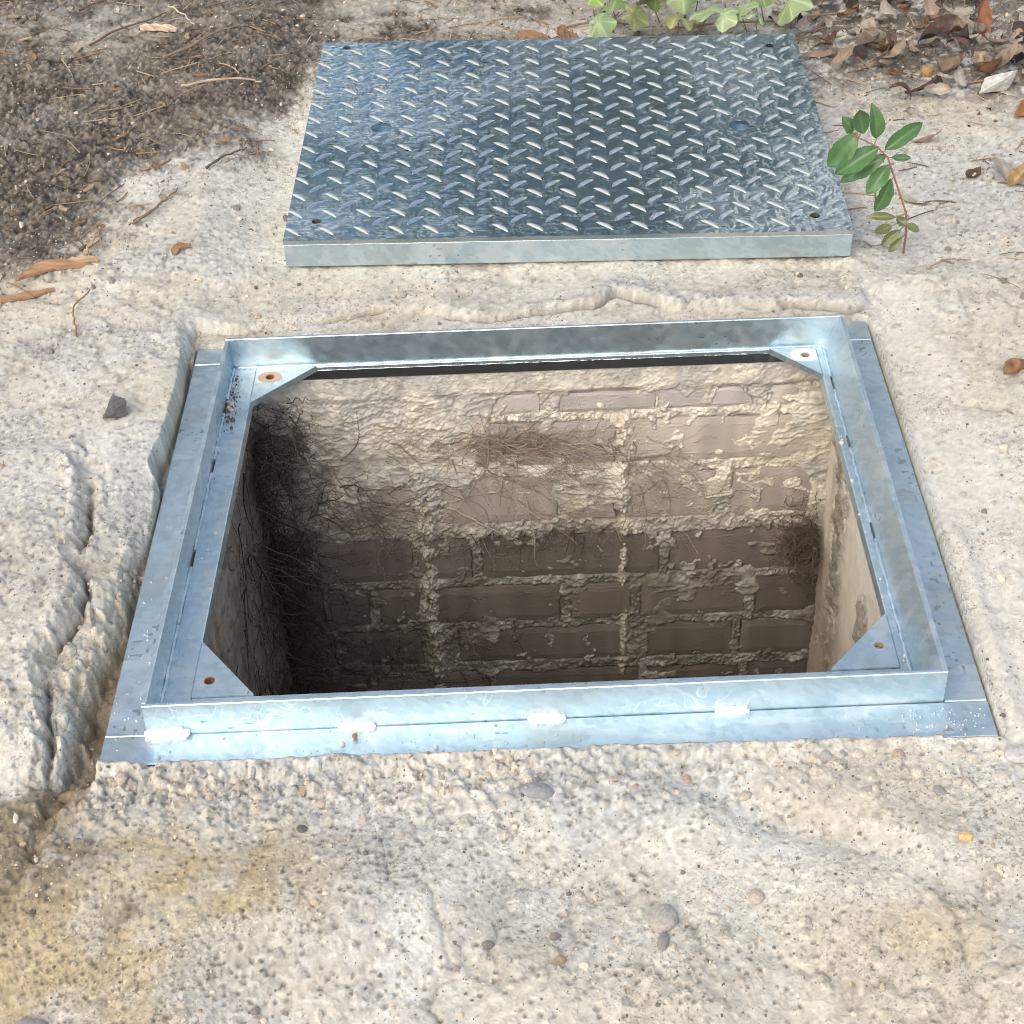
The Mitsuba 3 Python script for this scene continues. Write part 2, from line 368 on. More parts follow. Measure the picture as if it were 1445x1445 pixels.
    crumb2 = np.minimum(b2_ - b1_, 0.35) * (0.15 + rb) - 0.12
    zone = np.clip(np.exp(-((x - xb) / 0.022) ** 2) * ss(0.14, 0.06, y) * ss(-0.50, -0.40, y) + np.exp(-((xa - x - 0.008) / 0.016) ** 2) * low * ss(-0.42, -0.36, y) * (x < -0.37), 0, 1)
    zone = np.maximum(zone, 0.55 * rock)
    f1, f2, rf = cells(x + 0.004 * w1 + 0.25 * y, y * 0.75 + 0.003 * w2, 0.0105, 13, 1.0)
    z = z + zone * (0.0085 * (rf - 0.5) + 0.002 * np.minimum(f2 - f1, 0.4)) * near
    clod = np.abs(fb(x, y, 0.016, 21, 2) - 0.5)
    patch = 0.22 + 0.75 * ss(0.42, 0.62, fb(x, y, 0.10, 24, 4)) + 0.5 * gry * (1 - upper) + 1.1 * rock + 0.8 * hum
    patch = patch * (1 - 0.72 * front * (1 - rock))
    crk = (1 - np.abs(2 * fb(x, y, 0.05, 25, 4) - 1)) ** 9
    z = z + rough * (0.35 + 0.65 * near) * (0.0045 * (n2 - 0.5) + patch * (0.0012 * (n3 - 0.5) + 0.0030 * crumb2 + 0.0014 * crumb1) + 0.0006 * (n5 - 0.5)) + hum * (0.003 * clod + 0.005 * crumb2 + 0.003 * crumb1)
    z = z - 0.0022 * crk * (1 - hum) * near * (0.3 + 0.9 * ss(0.4, 0.6, n1)) * (1 - smooth_r)
    wq = 0.004 * (vn(x, y, 0.006, 91) - 0.5)
    wr = 0.004 * (vn(x, y, 0.006, 92) - 0.5)
    d1, d2, rc = cells(x + wq, y + wr, 0.0125, 1)
    stone1 = ss(0.5, 0.36, d1 * (0.8 + 1.2 * ((rc * 31) % 1))) * (rc < 0.10 + 0.4 * rock)
    d3, d4, rs = cells(x + 0.6 * wr, y + 0.6 * wq, 0.0055, 2)
    stone2 = ss(0.5, 0.3, d3 * (0.8 + 1.2 * ((rs * 37) % 1))) * (rs < 0.10 + 0.22 * hum + 0.2 * litter + 0.25 * rock + 0.16 * gry - 0.07 * smooth_r)
    pit = ss(0.5, 0.2, d3) * (rs > 0.955 - 0.12 * gry - 0.02 * front) * (1 - smooth_r * 0.8)
    z = z + near * (stone1 * (0.0016 + 0.002 * rock) + stone2 * 0.0011 - pit * 0.0018)
    # base colours
    c = lerp((0.56, 0.54, 0.475), (0.635, 0.617, 0.56), ss(0.3, 0.7, fb(x, y, 0.07, 16, 4)))
    c = lerp(c, (0.55, 0.50, 0.405), 0.6 * ss(0.45, 0.68, fb(x, y, 0.16, 17, 4)))
    c = lerp(c, (0.50, 0.505, 0.485), 0.8 * gry)
    c = lerp(c, (0.42, 0.315, 0.16), np.clip(0.8 * yel, 0, 0.85))
    c = lerp(c, (0.13, 0.115, 0.10), 0.8 * np.maximum(crackb, crackc_shade))  # dark soil in crack b; ridge's underside shade painted in along crack c
    c = lerp(c, (0.20, 0.16, 0.105), np.clip(damp_shade * (0.45 + 0.9 * ss(0.4, 0.6, n3)) + 0.6 * gully, 0, 0.85))
    c = lerp(c, (0.63, 0.60, 0.54), 0.8 * smooth_r * (0.5 + 0.5 * n2))
    c = lerp(c, (0.24, 0.17, 0.09), trench * (0.30 + 0.5 * ss(0.1, -0.2, y)) * (0.6 + 0.6 * n3).clip(0, 1))
    hc = lerp((0.028, 0.023, 0.020), (0.185, 0.155, 0.13), ss(0.32, 0.75, n3 * 0.4 + n4 * 0.35 + n5 * 0.25))
    c = lerp(c, hc, hum)
    c = lerp(c, (0.10, 0.082, 0.07), litter * 0.85 * ss(0.30, 0.5, n3))
    grain = (n4 - 0.5) * 0.5 + (n5 - 0.5) * 0.5
    c = lerp(c, (0.27, 0.235, 0.20), 0.45 * crk * (1 - hum) * (1 - smooth_r) * ss(0.4, 0.6, n1))
    c = c * ((0.90 + 0.20 * ra) * (1 + 0.22 * zone * (rf - 0.5)))[..., None]
    c = c * (1 + 0.5 * grain * (0.6 + 0.6 * hum + 0.4 * gry + 0.3 * front))[..., None]
    speck = ss(0.66, 0.78, fb(x, y, 0.011, 23, 3, 0.8)) * (1 - smooth_r) * (1 - 0.5 * front) * (0.12 + 0.45 * gry + 0.3 * ss(0.36, 0.5, x) * ss(0.1, 0.5, y))
    c = lerp(c, (0.15, 0.125, 0.105), np.clip(speck, 0, 0.85))
    stc = lerp((0.21, 0.20, 0.195), (0.50, 0.42, 0.31), (rc * 97) % 1)
    c = lerp(c, stc, stone1 * 0.35)
    st2 = lerp((0.13, 0.115, 0.105), (0.62, 0.55, 0.44), (rs * 53) % 1)
    c = lerp(c, st2, stone2 * 0.45)
    c = lerp(c, (0.20, 0.175, 0.15), pit * 0.6)
    # the soil runs below the steel flange
    ins = ss(0.0030, 0.0005, np.maximum(np.abs(x) - (HW + FW), np.abs(y) - (HD + FW))) * (1 - front) * (1 - ss(yc - 0.02, yc, y))
    ins = np.maximum(ins, ss(0.005, 0.001, np.maximum(np.abs(x) - (HW + FW), np.abs(y) - (HD + FW))) * (x > 0.34) * (y < 0.327))
    hid = ins * (1 - strip * (y > HD + FW - 0.006) * (x < 0.37))
    z = z * (1 - hid) + (-0.014) * hid
    return z, np.clip(c, 0.01, 0.9)


Y0, Y1 = -0.80, 1.90
ny, nx = 960, 800
s = np.linspace(0, 1, ny)
yy = Y0 + (Y1 - Y0) * (s * 0.52 + 0.48 * s ** 2.2)
uu = np.linspace(-1, 1, nx)
hw = 0.47 + 0.34 * (yy + 0.65).clip(0)
X = uu[None] * hw[:, None]
Yg = np.repeat(yy[:, None], nx, 1)
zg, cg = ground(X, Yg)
fade = ss(0.0, 0.03, np.minimum.reduce([(1 - np.abs(uu))[None] * hw[:, None], Yg - Y0, Y1 - Yg]))
zg = zg * fade + (1 - fade) * 0.006
keep = ~((np.abs(X) < HW + 0.010) & (np.abs(Yg) < HD + 0.010))
v = np.stack([X, Yg, zg], -1).reshape(-1, 3)
q = grid_faces(ny, nx, keep)
v, q, c = compact(v, q, cg.reshape(-1, 3))
f = np.vstack([q[:, [0, 1, 2]], q[:, [0, 2, 3]]])
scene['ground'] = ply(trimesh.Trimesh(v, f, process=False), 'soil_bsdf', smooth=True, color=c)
labels['ground'] = {'kind': 'structure', 'label': 'pale sandy soil with broken cement crust and dark humus'}

# the same soil further out, a plain sheet with a hole where the detailed patch lies
R = [(0.9, 0.9), (3, 3), (12, 12), (60, 60), (300, 300)]
outer = Polygon([(-300, -300), (300, -300), (300, 300), (-300, 300)])
inner = Polygon([(-(0.47 - 0.03), Y0 + 0.02), (0.44, Y0 + 0.02), (0.44, -0.64), (hw[-1] - 0.04, Y1 - 0.02), (-(hw[-1] - 0.04), Y1 - 0.02), (-0.44, -0.64)])
far = trimesh.creation.extrude_polygon(outer.difference(inner), 0.1, engine='earcut')
far.apply_translation([0, 0, -0.1 + 0.001])
scene['terrain'] = ply(far, {'type': 'twosided', 'bsdf': {'type': 'diffuse', 'reflectance': {'type': 'rgb', 'value': [0.22, 0.19, 0.15]}}})
labels['terrain'] = {'kind': 'structure', 'label': 'sandy soil further out around the pit'}


def ground_z(x, y):
    x, y = np.atleast_1d(np.asarray(x, float)), np.atleast_1d(np.asarray(y, float))
    j = np.clip(np.searchsorted(yy, y), 1, ny - 1)
    i = np.clip(((x / hw[j] + 1) / 2 * (nx - 1)).round().astype(int), 0, nx - 1)
    return zg[j, i]


# ------------------------------------------------------------------ steel access frame
fr = thing('access_frame', 'galvanised steel access frame with upright rim and flat flange set round the open pit', 'access frame')
Z = 'zinc_bsdf'
g = 0.0006
fx, fy = HW + FW, HD + FW
for nm, b in (('flange', (-fx, fx, -fy, -HD - g, -0.006, 0)), ('flange', (-fx, fx, HD + g, fy, -0.006, 0)),
              ('flange', (-fx, -HW - g, -HD, HD, -0.006, -0.0003)), ('flange', (HW + g, fx, -HD, HD, -0.006, -0.0003))):
    add(nm, ply(skewed(box(*b)), Z), fr)
tk = 0.0042
for b in ((-HW, HW, -HD, -HD + tk, -0.014, FH), (-HW, HW, HD - tk, HD, -0.014, FH),
          (-HW, -HW + tk, -HD + tk, HD - tk, -0.014, FH - 0.0004)):
    add('upright_rim', ply(skewed(box(*b)), Z), fr)
gp = 0.0022
XF = HW - 0.0195     # inner foot of the right rim
prism = trimesh.creation.extrude_polygon(Polygon([(HW, -0.014), (HW, FH - 0.001), (HW - 0.0006, FH - 0.0004), (HW - tk, FH - 0.0004), (HW - tk - 0.0006, FH - 0.0014), (XF, LZ), (XF, -0.014)]), 2 * (HD - tk), engine='earcut')
prism.vertices = prism.vertices[:, [0, 2, 1]] + [0, -(HD - tk), 0]
prism.invert()
add('upright_rim', ply(skewed(prism), Z), fr, 'right rim folded inwards towards its foot')
l, r, b_, f_ = LIN['l'], LIN['r'], LIN['b'], LIN['f']
for b in ((-HW + tk + gp, l, -HD + tk, HD - tk, LZ - 0.005, LZ), (r, XF - gp, -HD + tk, HD - tk, LZ - 0.005, LZ),
          (l, r, b_, HD - tk - 0.0006, LZ - 0.005, LZ - 0.0002), (l, r, -HD + tk + 0.0006, f_, LZ - 0.005, LZ - 0.0002)):
    add('ledge', ply(skewed(box(*b)), Z), fr)
for b in ((l - 0.0045, l - 0.0008, f_, b_, LZ - 0.020, LZ - 0.0052), (r + 0.0008, r + 0.0045, f_, b_, LZ - 0.020, LZ - 0.0052),
          (l, r, b_ + 0.0008, b_ + 0.0045, LZ - 0.019, LZ - 0.0052), (l, r, f_ - 0.0045, f_ - 0.0008, LZ - 0.020, LZ - 0.0052)):
    add('lip', ply(skewed(box(*b)), 'drawn_bsdf' if b[2] > 0 and b[0] == l else Z), fr)
# weld seams along the creases, with slits left open between them
for sx in (-1, 1):
    xs = -(HW - tk - gp / 2) if sx < 0 else XF - gp / 2
    for y0, y1 in ((-0.283, -0.062), (-0.036, 0.088), (0.112, 0.195), (0.222, 0.283)):
        n = 26
        ys = np.linspace(y0, y1, n)
        p = np.stack([xs + 0.0004 * rng.standard_normal(n), ys, LZ + 0.0002 + 0.0003 * rng.standard_normal(n)], 1)
        add('weld_seam', ply(skewed(tube(p, 0.0017 + 0.0004 * rng.random(n), 6)), Z, smooth=40), fr)
for sy, ys in ((1, HD - tk), (-1, -HD + tk)):
    for x0, x1 in ((-0.34, 0.34),):
        n = 60
        p = np.stack([np.linspace(x0, x1, n), np.full(n, ys - sy * 0.0006), LZ + 0.0003 * rng.standard_normal(n)], 1)
        add('weld_seam', ply(skewed(tube(p, 0.0011 + 0.0003 * rng.random(n), 6)), Z, smooth=40), fr)
# corner gussets with a screw hole
for (ax, ay, bx, by, hx, hy, lab) in ((l, 0.214, -0.250, b_, -0.301, 0.2625, 'gusset with brown rust round its hole'), (r, 0.226, 0.268, b_, 0.309, 0.2695, 'gusset with a pale stained ring round its hole'),
                                      (l, -0.170, -0.262, f_, -0.3055, -0.2225, 'gusset with a rusty hole at the shaded corner'), (r, -0.170, 0.258, f_, 0.3085, -0.213, 'gusset with a plain hole')):
    cx, cy = ax, by
    s1, s2 = (1 if cx > 0 else -1), (1 if cy > 0 else -1)
    e = 0.0005
    poly = Polygon([(cx - s1 * e, cy - s2 * e), (bx, cy - s2 * e), (cx - s1 * e, ay)])
    hole = Point(hx - s1 * 0.004 if False else hx, hy)
    ex = 0.012
    poly = Polygon([(cx + s1 * ex, cy - s2 * e), (bx, cy - s2 * e), (cx - s1 * e, ay), (cx + s1 * ex, ay)]) if False else poly
    hole = Point(np.clip(hx, l + 0.014, r - 0.014), np.clip(hy, f_ + 0.016, b_ - 0.016)).buffer(0.0052, 12)
    gk = add('gusset', ply(skewed(slab(poly.difference(hole), LZ - 0.0062, LZ + 0.0012)), Z), fr, lab)
    ring = hole.buffer(0.0062 + 0.0012 * s1)
    ring = affinity.scale(ring, 1.35, 1.0).intersection(poly.buffer(-0.0008)).difference(hole.buffer(0.0004))
    col = [0.50, 0.37, 0.25] if s1 < 0 else [0.74, 0.68, 0.56]
    if s2 > 0:
        add('stain', ply(skewed(slab(ring, LZ + 0.00125, LZ + 0.0016)), {'type': 'twosided', 'bsdf': {'type': 'principled', 'base_color': {'type': 'rgb', 'value': col}, 'roughness': 0.6}}), gk)
    thr = hole.buffer(0.0003).difference(hole.buffer(-0.0011))
    add('threaded_hole', ply(skewed(slab(thr, LZ - 0.0058, LZ + 0.0008)), {'type': 'twosided', 'bsdf': {'type': 'principled', 'base_color': {'type': 'rgb', 'value': [0.23, 0.10, 0.045] if s1 < 0 else [0.30, 0.27, 0.23]}, 'roughness': 0.7}}), gk)
# weld beads along the front
for x0, x1, rr in ((-0.351, -0.312, 0.0062), (-0.181, -0.148, 0.0050), (-0.014, 0.018, 0.0048), (0.149, 0.179, 0.0045)):
    n = 34
    t = np.linspace(0, 1, n)
    prof = rr * np.clip(np.sqrt(1 - (2 * t - 1) ** 8), 0.05, 1) * (0.80 + 0.12 * np.abs(np.sin(t * 26)) + 0.22 * rng.random(n)) * rng.uniform(0.85, 1.1)
    p = np.stack([x0 + (x1 - x0) * t, -HD - 0.0016 + 0.0005 * rng.standard_normal(n), 0.0012 + 0.0006 * rng.standard_normal(n)], 1)
    add('weld_bead', ply(skewed(tube(p, prof, 14)), 'weld_bsdf', smooth=50), fr)
# spatter drops on the flange and the rim
drops = []
for k in range(150):
    if k < 60: x, y, z = rng.normal(0.345, 0.02), rng.uniform(-fy + 0.003, -HD - 0.003), 0
    elif k < 110: x, y, z = rng.uniform(-HW, HW), rng.uniform(-fy + 0.004, -HD - 0.003), 0
    else: x, y, z = rng.uniform(-fx + 0.003, -HW - 0.003), rng.uniform(-fy, 0), 0
    if abs(x) > fx - 0.002: continue
    d = trimesh.creation.icosphere(subdivisions=1, radius=rng.uniform(0.0006, 0.0014))
    d.apply_translation([x, y, z])
    drops.append(d)
add('weld_spatter', ply(join(drops), Z, smooth=True), fr, kind='stuff')

# soil crumbs that fell on the ledges and into the corners
crumbs = []
for k in range(230):
    t = rng.random()
    if t < 0.55: x, y, z = -0.340 + abs(rng.normal(0, 0.006)), rng.normal(0.215, 0.028), LZ
    elif t < 0.70: x, y, z = rng.uniform(-0.34, l), rng.uniform(-0.24, 0.28), LZ
    elif t < 0.85: x, y, z = rng.uniform(r, XF - 0.003), rng.uniform(-0.24, 0.28), LZ
    else: x, y, z = rng.uniform(-fx, fx), -fy + abs(rng.normal(0, 0.006)), 0.0
    m = trimesh.creation.icosahedron()
    sz = min(0.0006 * (1 + rng.pareto(2.5)), 0.0026)
    m.vertices = m.vertices * sz * rng.uniform(0.6, 1.3, 3) + rng.normal(0, 0.12 * sz, (12, 3))
    m.apply_translation([x, y, z + 0.4 * sz])
    crumbs.append((m, np.array((0.10, 0.085, 0.07) if t < 0.55 and rng.random() < 0.7 else (0.50, 0.46, 0.39)) * rng.uniform(0.7, 1.2)))
m, c = join_col(crumbs)
scene['soil_crumbs'] = ply(m, 'vcol_bsdf', color=np.clip(c, 0.01, 0.9))
labels['soil_crumbs'] = {'label': 'dark and pale soil crumbs lying on the ledges and flange of the steel frame', 'category': 'grit', 'kind': 'stuff'}

# ------------------------------------------------------------------ lid
LX, LY, LR, LZT, LT, LW, LD = 0.0482, 0.7527, -0.0121, 0.046, 0.037, 0.6905, 0.5676
lid_T = T().translate([LX, LY - LD / 2, LZT]).rotate([0, 0, 1], math.degrees(LR)).rotate([0, 1, 0], math.degrees(0.0153)).rotate([1, 0, 0], math.degrees(0.0088)).translate([0, LD / 2, 0])
lid = thing('pit_cover', 'galvanised steel tread plate cover lying on the sand behind the open pit', 'pit cover')


def ladd(name, mesh, mat, smooth=False, **k):
    return add(name, ply(mesh, mat, smooth=smooth, to_world=lid_T), lid, **k)


holes = [(-0.3085, -0.2375, 0.0058), (0.3035, -0.2465, 0.0062), (-0.3095, 0.265, 0.0058), (0.3045, 0.243, 0.0062)]
keys = [(-0.243, 0.010, 0.0138), (0.236, -0.005, 0.0138)]
pl = Polygon([(-LW / 2, -LD / 2), (LW / 2, -LD / 2), (LW / 2, LD / 2), (-LW / 2, LD / 2)])
for x, y, rr in holes + keys:
    pl = pl.difference(Point(x, y).buffer(rr, 10))
ladd('tread_plate', slab(pl, -0.005, 0), 'plate_bsdf')
wt = 0.004
i_ = 0.0004
for b in ((-LW / 2 + i_, LW / 2 - i_, -LD / 2 + i_, -LD / 2 + wt, -LT, -0.0052), (-LW / 2 + i_, LW / 2 - i_, LD / 2 - wt, LD / 2 - i_, -LT, -0.0052),
          (-LW / 2 + i_, -LW / 2 + wt, -LD / 2 + wt, LD / 2 - wt, -LT, -0.0052), (LW / 2 - wt, LW / 2 - i_, -LD / 2 + wt, LD / 2 - wt, -LT, -0.0052)):
    ladd('side_plate', box(*b, c=0.0012), Z)
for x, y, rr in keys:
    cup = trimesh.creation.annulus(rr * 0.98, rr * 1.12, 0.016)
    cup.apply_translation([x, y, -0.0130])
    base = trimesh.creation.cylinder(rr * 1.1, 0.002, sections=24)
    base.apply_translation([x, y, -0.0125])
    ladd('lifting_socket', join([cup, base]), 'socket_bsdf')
# raised lugs
nu, nv = 13, 5
a_ = np.linspace(-1, 1, nu)
b1 = np.linspace(-1, 1, nv)
A, B = np.meshgrid(a_, b1)
LL, WW, HH = 0.0142, 0.0039, 0.0025
wid = WW * np.clip(1 - A ** 2, 0.02, 1) ** 0.75
lv_ = np.stack([A * LL, B * wid + 0.0030 * (1 - A ** 2) - 0.0015, HH * (1 - np.abs(B) ** 1.6) * np.clip(1 - A ** 4, 0, 1) + 0.00002], -1).reshape(-1, 3)
lug = trimesh.Trimesh(lv_, np.vstack([(qq[[0, 1, 2]], qq[[0, 2, 3]]) for qq in grid_faces(nv, nu)]), process=False)
lug_file = {}
spots = []
stp = 0.0425
for j in range(-8, 9):
    for i in range(-10, 11):
        spots.append((i * stp + 0.004, j * stp - 0.006, -44))
        spots.append(((i + 0.5) * stp + 0.004, (j + 0.5) * stp - 0.006, 46))
hp = holes + keys
spots = [s_ for s_ in spots if abs(s_[0]) < LW / 2 - 0.008 and abs(s_[1]) < LD / 2 - 0.007 and all(math.hypot(s_[0] - x, s_[1] - y) > rr + 0.012 for x, y, rr in hp)]
spots.sort(key=lambda s_: s_[1])
base_lug = ply(lug, 'lug_bsdf', smooth=True)
rest = []
for k, (x, y, a) in enumerate(spots):
    if k < 300:
        add('tread_lug', {**base_lug, 'to_world': lid_T @ T().translate([x, y, 0.0]).rotate([0, 0, 1], a)}, lid)
    else:
        m = lug.copy()
        m.apply_transform(trimesh.transformations.rotation_matrix(math.radians(a), [0, 0, 1]))
        m.apply_translation([x, y, 0])
        rest.append(m)
if rest:
    add('tread_lug', ply(join(rest), 'lug_bsdf', smooth=True, to_world=lid_T), lid, label='lugs in the rows farthest from the pit', kind='stuff')

# ------------------------------------------------------------------ pit walls
YW = 0.2875         # brick faces of the back wall
XL, XR, YF, ZB = -0.338, 0.352, -0.272, -0.95
bw = thing('brick_wall', 'brown brick back wall of the pit with thick sandy mortar and roots', 'wall')
ROWS = [(-0.050, -0.077, [(-0.24, -0.115), (-0.093, 0.006), (0.030, 0.141), (0.145, 0.254), (0.273, 0.306)]),
        (-0.092, -0.153, [(-0.336, -0.230), (-0.222, -0.138), (-0.126, 0.094), (0.113, 0.330)]),
        (-0.171, -0.238, [(-0.336, -0.221), (-0.213, -0.136), (-0.114, 0.023), (0.040, 0.093), (0.109, 0.215), (0.236, 0.350)]),
        (-0.265, -0.329, [(-0.336, -0.283), (-0.274, -0.160), (-0.150, -0.085), (-0.072, 0.149), (0.163, 0.350)]),
        (-0.345, -0.403, [(-0.336, -0.278), (-0.269, -0.220), (-0.206, -0.155), (-0.144, 0.024), (0.039, 0.113), (0.128, 0.259), (0.274, 0.350)]),
        (-0.418, -0.475, [(-0.336, -0.272), (-0.263, -0.157), (-0.107, 0.110), (0.138, 0.245), (0.258, 0.350)]),
        (-0.495, -0.548, [(-0.336, -0.233), (-0.219, -0.073), (-0.062, 0.125), (0.139, 0.257), (0.271, 0.350)])]
ROWS = [(a * 1.0085 - 0.0085, b * 1.0085 - 0.0085, [(x0 * 1.008, x1 * 1.008) for x0, x1 in xs]) for a, b, xs in ROWS]
for k in range(5):
    zt = -0.575 - k * 0.075
    o = 0.11 * (k % 2)
    ROWS.append((zt, zt - 0.063, [(a - o if a - o > XL else XL + 0.002, min(a - o + 0.215, XR - 0.002)) for a in (XL + 0.002, XL + 0.23, XL + 0.458, XL + 0.686) if min(a - o + 0.215, XR) - max(a - o, XL) > 0.03]))
SK = -0.020         # joints drop slightly along the wall
allb = [(a, b, zt + SK * 0.0, zb) for zt, zb, xs in ROWS for a, b in xs]


def sdbox(x, z, a, b, zt, zb):
    """signed distance to the brick outline, negative inside"""
    dx, dz = np.abs(x - (a + b) / 2) - (b - a) / 2, np.abs(z - (zt + zb) / 2) - (zt - zb) / 2
    return np.minimum(np.maximum(dx, dz), 0) + np.hypot(np.maximum(dx, 0), np.maximum(dz, 0))


BG = 1.35e-3
wx = np.arange(XL - 0.01, XR + 0.01, BG)
wz = np.concatenate([np.arange(-0.012, -0.60, -BG), np.linspace(-0.601, ZB, 60)])
WX, WZ = np.meshgrid(wx, wz)
sd = np.full(WX.shape, 9.0)
for a, b, zt, zb in allb:
    sd = np.minimum(sd, sdbox(WX, WZ, a, b, zt, zb))
sd = sd + 0.006 * (fb(WX, WZ, 0.02, 51, 4) - 0.5)
m1, m2, m3 = fb(WX, WZ, 0.05, 52, 4), fb(WX, WZ, 0.013, 53, 3), vn(WX, WZ, 0.0045, 54)
m4 = fb(WX, WZ, 0.006, 56, 3)
crease = (1 - np.abs(2 * fb(WX, WZ, 0.022, 61, 3) - 1)) ** 6
ridge = (1 - np.abs(2 * fb(WX * 0.35, WZ + 0.02 * m1, 0.016, 64, 3) - 1)) ** 8
smear = ss(0.50, 0.62, fb(WX, WZ, 0.055, 55, 5) + 0.30 * ss(-0.02, -0.14, WX + 0.02 * m1) * ss(-0.22, -0.15, WZ) + 0.17 * ss(-0.06, -0.24, WX) * ss(-0.34, -0.22, WZ) - 0.12 * ss(-0.16, -0.30, WZ) - 0.03 + 0.25 * ss(0.31, 0.345, WX) * ss(-0.5, -0.2, WZ))
smear = np.maximum(smear, 0.85 * ss(0.655, 0.72, fb(WX, WZ, 0.016, 62, 3) + 0.06 * ss(-0.28, -0.2, WZ)))
cols = np.exp(-((WX + 0.140 + 0.016 * (m1 - 0.5)) / 0.011) ** 2) * ss(-0.15, -0.19, WZ) + np.exp(-((WX - 0.107 + 0.012 * (m1 - 0.5)) / 0.006) ** 2) * ss(-0.08, -0.10, WZ)
cols = np.clip(cols, 0, 1)
joint = ss(-0.001, 0.0025, sd)
cover = np.maximum(smear, cols * ss(0.35, 0.55, m2))
g1, g2, gr = cells(WX + 0.004 * m3, WZ + 0.004 * m2, 0.0075, 401)
h1, h2, hr = cells(WX, WZ + 0.003 * m3, 0.0038, 402)
grumb = np.minimum(g2 - g1, 0.4) * (0.1 + 1.2 * gr) - 0.15
fine = 0.0040 * grumb + 0.0022 * (np.minimum(h2 - h1, 0.4) * (0.2 + hr) - 0.12) + 0.0012 * (m4 - 0.5) + 0.0010 * (vn(WX, WZ, 0.003, 63) - 0.5)
dep = -0.006 * (1 - joint) + joint * (-0.0030 + 0.009 * (m1 - 0.42) + 0.002 * (m2 - 0.45) + 1.3 * fine)
dep = np.where(cover > 0, dep * (1 - cover) + cover * (0.0010 + 0.0045 * (m1 - 0.5) + 0.0024 * ridge + (0.25 + 0.7 * ss(0.5, 0.65, fb(WX, WZ, 0.06, 65, 3))) * fine), dep)
dep = dep + cols * (0.014 * np.clip(m2 - 0.42, 0, 1) + 2.6 * fine)
gap = ss(0.010, 0.004, np.abs(WZ + 0.2465)) * ss(0.065, 0.075, WX) * ss(0.118, 0.108, WX) + ss(0.008, 0.003, np.abs(WZ + 0.243)) * ss(-0.115, -0.105, WX) * ss(-0.07, -0.085, WX)
dep = dep - 0.016 * np.clip(gap, 0, 1)
top = ss(-0.060, -0.050, WZ + 0.008 * (m1 - 0.5))
dep = dep * (1 - top) + top * (0.0035 + 0.006 * (m1 - 0.5) + 0.0015 * crease + 0.35 * fine)
wc = lerp((0.59, 0.545, 0.465), (0.70, 0.655, 0.58), ss(0.35, 0.65, m1))
damp_shade = ss(-0.20, -0.32, WZ + 0.05 * (m1 - 0.5))  # front rim's shade on the lower wall painted into the mortar colour
wc = lerp(wc, (0.17, 0.157, 0.14), 0.9 * damp_shade * (1 - 0.55 * cols))
wc = lerp(wc, (0.42, 0.41, 0.39), 0.6 * ss(0.5, 0.62, fb(WX, WZ, 0.04, 57, 3)))
rootd = ss(0.50, 0.66, fb(WX, WZ, 0.03, 58, 4) + 0.20 * ss(-0.25, -0.34, WX)) * ss(-0.20, -0.27, WX) * ss(-0.06, -0.12, WZ)
wc = lerp(wc, (0.12, 0.10, 0.085), 0.7 * rootd)
wc = wc * (1 + 0.25 * (m3 - 0.5) + 0.2 * (m2 - 0.5) + 0.25 * (gr - 0.5) * ss(0.0, 0.5, joint + cover))[..., None]
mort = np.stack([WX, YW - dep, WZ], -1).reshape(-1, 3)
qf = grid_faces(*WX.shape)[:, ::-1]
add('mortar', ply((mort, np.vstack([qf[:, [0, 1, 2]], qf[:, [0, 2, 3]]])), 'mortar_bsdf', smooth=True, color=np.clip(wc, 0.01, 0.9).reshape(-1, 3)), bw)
for k, (a, b, zt, zb) in enumerate(allb):
    r_ = np.random.default_rng(300 + k)
    nxx, nzz = (max(4, int((b - a) / 0.010)), 7) if zt > -0.56 else (3, 3)
    xs, zs = np.linspace(a, b, nxx), np.linspace(zt, zb, nzz)
    BX, BZ = np.meshgrid(xs, zs)
    edge = np.minimum(np.minimum(BX - a, b - BX), np.minimum(zt - BZ, BZ - zb))
    tilt = r_.normal(0, 0.006)
    dd = 0.0012 * (fb(BX, BZ, 0.03, 60 + k, 2) - 0.5) + tilt * (BX - (a + b) / 2) + r_.normal(0, 0.0008) - np.where(edge < 1e-6, 0.0016, 0)
    jx = np.where(edge < 1e-6, r_.normal(0, 0.0009, BX.shape), 0)
    jz = np.where(edge < 1e-6, r_.normal(0, 0.0009, BX.shape), 0)
    fv = np.stack([BX + jx, YW - dd, BZ + jz], -1).reshape(-1, 3)
    fq = grid_faces(nzz, nxx)[:, ::-1]
    rim = np.concatenate([np.arange(nxx), np.arange(1, nzz) * nxx + nxx - 1, (nzz - 1) * nxx + np.arange(nxx - 2, -1, -1), np.arange(nzz - 2, 0, -1) * nxx])
    bv = fv[rim] + [0, 0.03, 0]
    nF, nR = len(fv), len(rim)
    sq = np.array([(rim[t], rim[(t + 1) % nR], nF + (t + 1) % nR, nF + t) for t in range(nR)])
    vv = np.vstack([fv, bv])
    tt = np.vstack([fq, sq])
    dm = ss(-0.17, -0.31, np.array((zt + zb) / 2))  # pale dusty bricks above; pit shade put into the colour of lower ones
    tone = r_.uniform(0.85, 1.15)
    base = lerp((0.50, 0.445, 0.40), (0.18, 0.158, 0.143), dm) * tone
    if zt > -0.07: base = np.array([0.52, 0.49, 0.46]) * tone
    base = base * np.array([1, r_.uniform(0.985, 1.015), r_.uniform(0.97, 1.03)])
    st = 0.82 + 0.36 * vn(vv[:, 0], vv[:, 2] * 0.15, 0.012, 80 + k)
    add('brick', ply((vv, tt), 'mortar_bsdf', color=np.clip(base[None] * st[:, None], 0.01, 0.9)), bw)


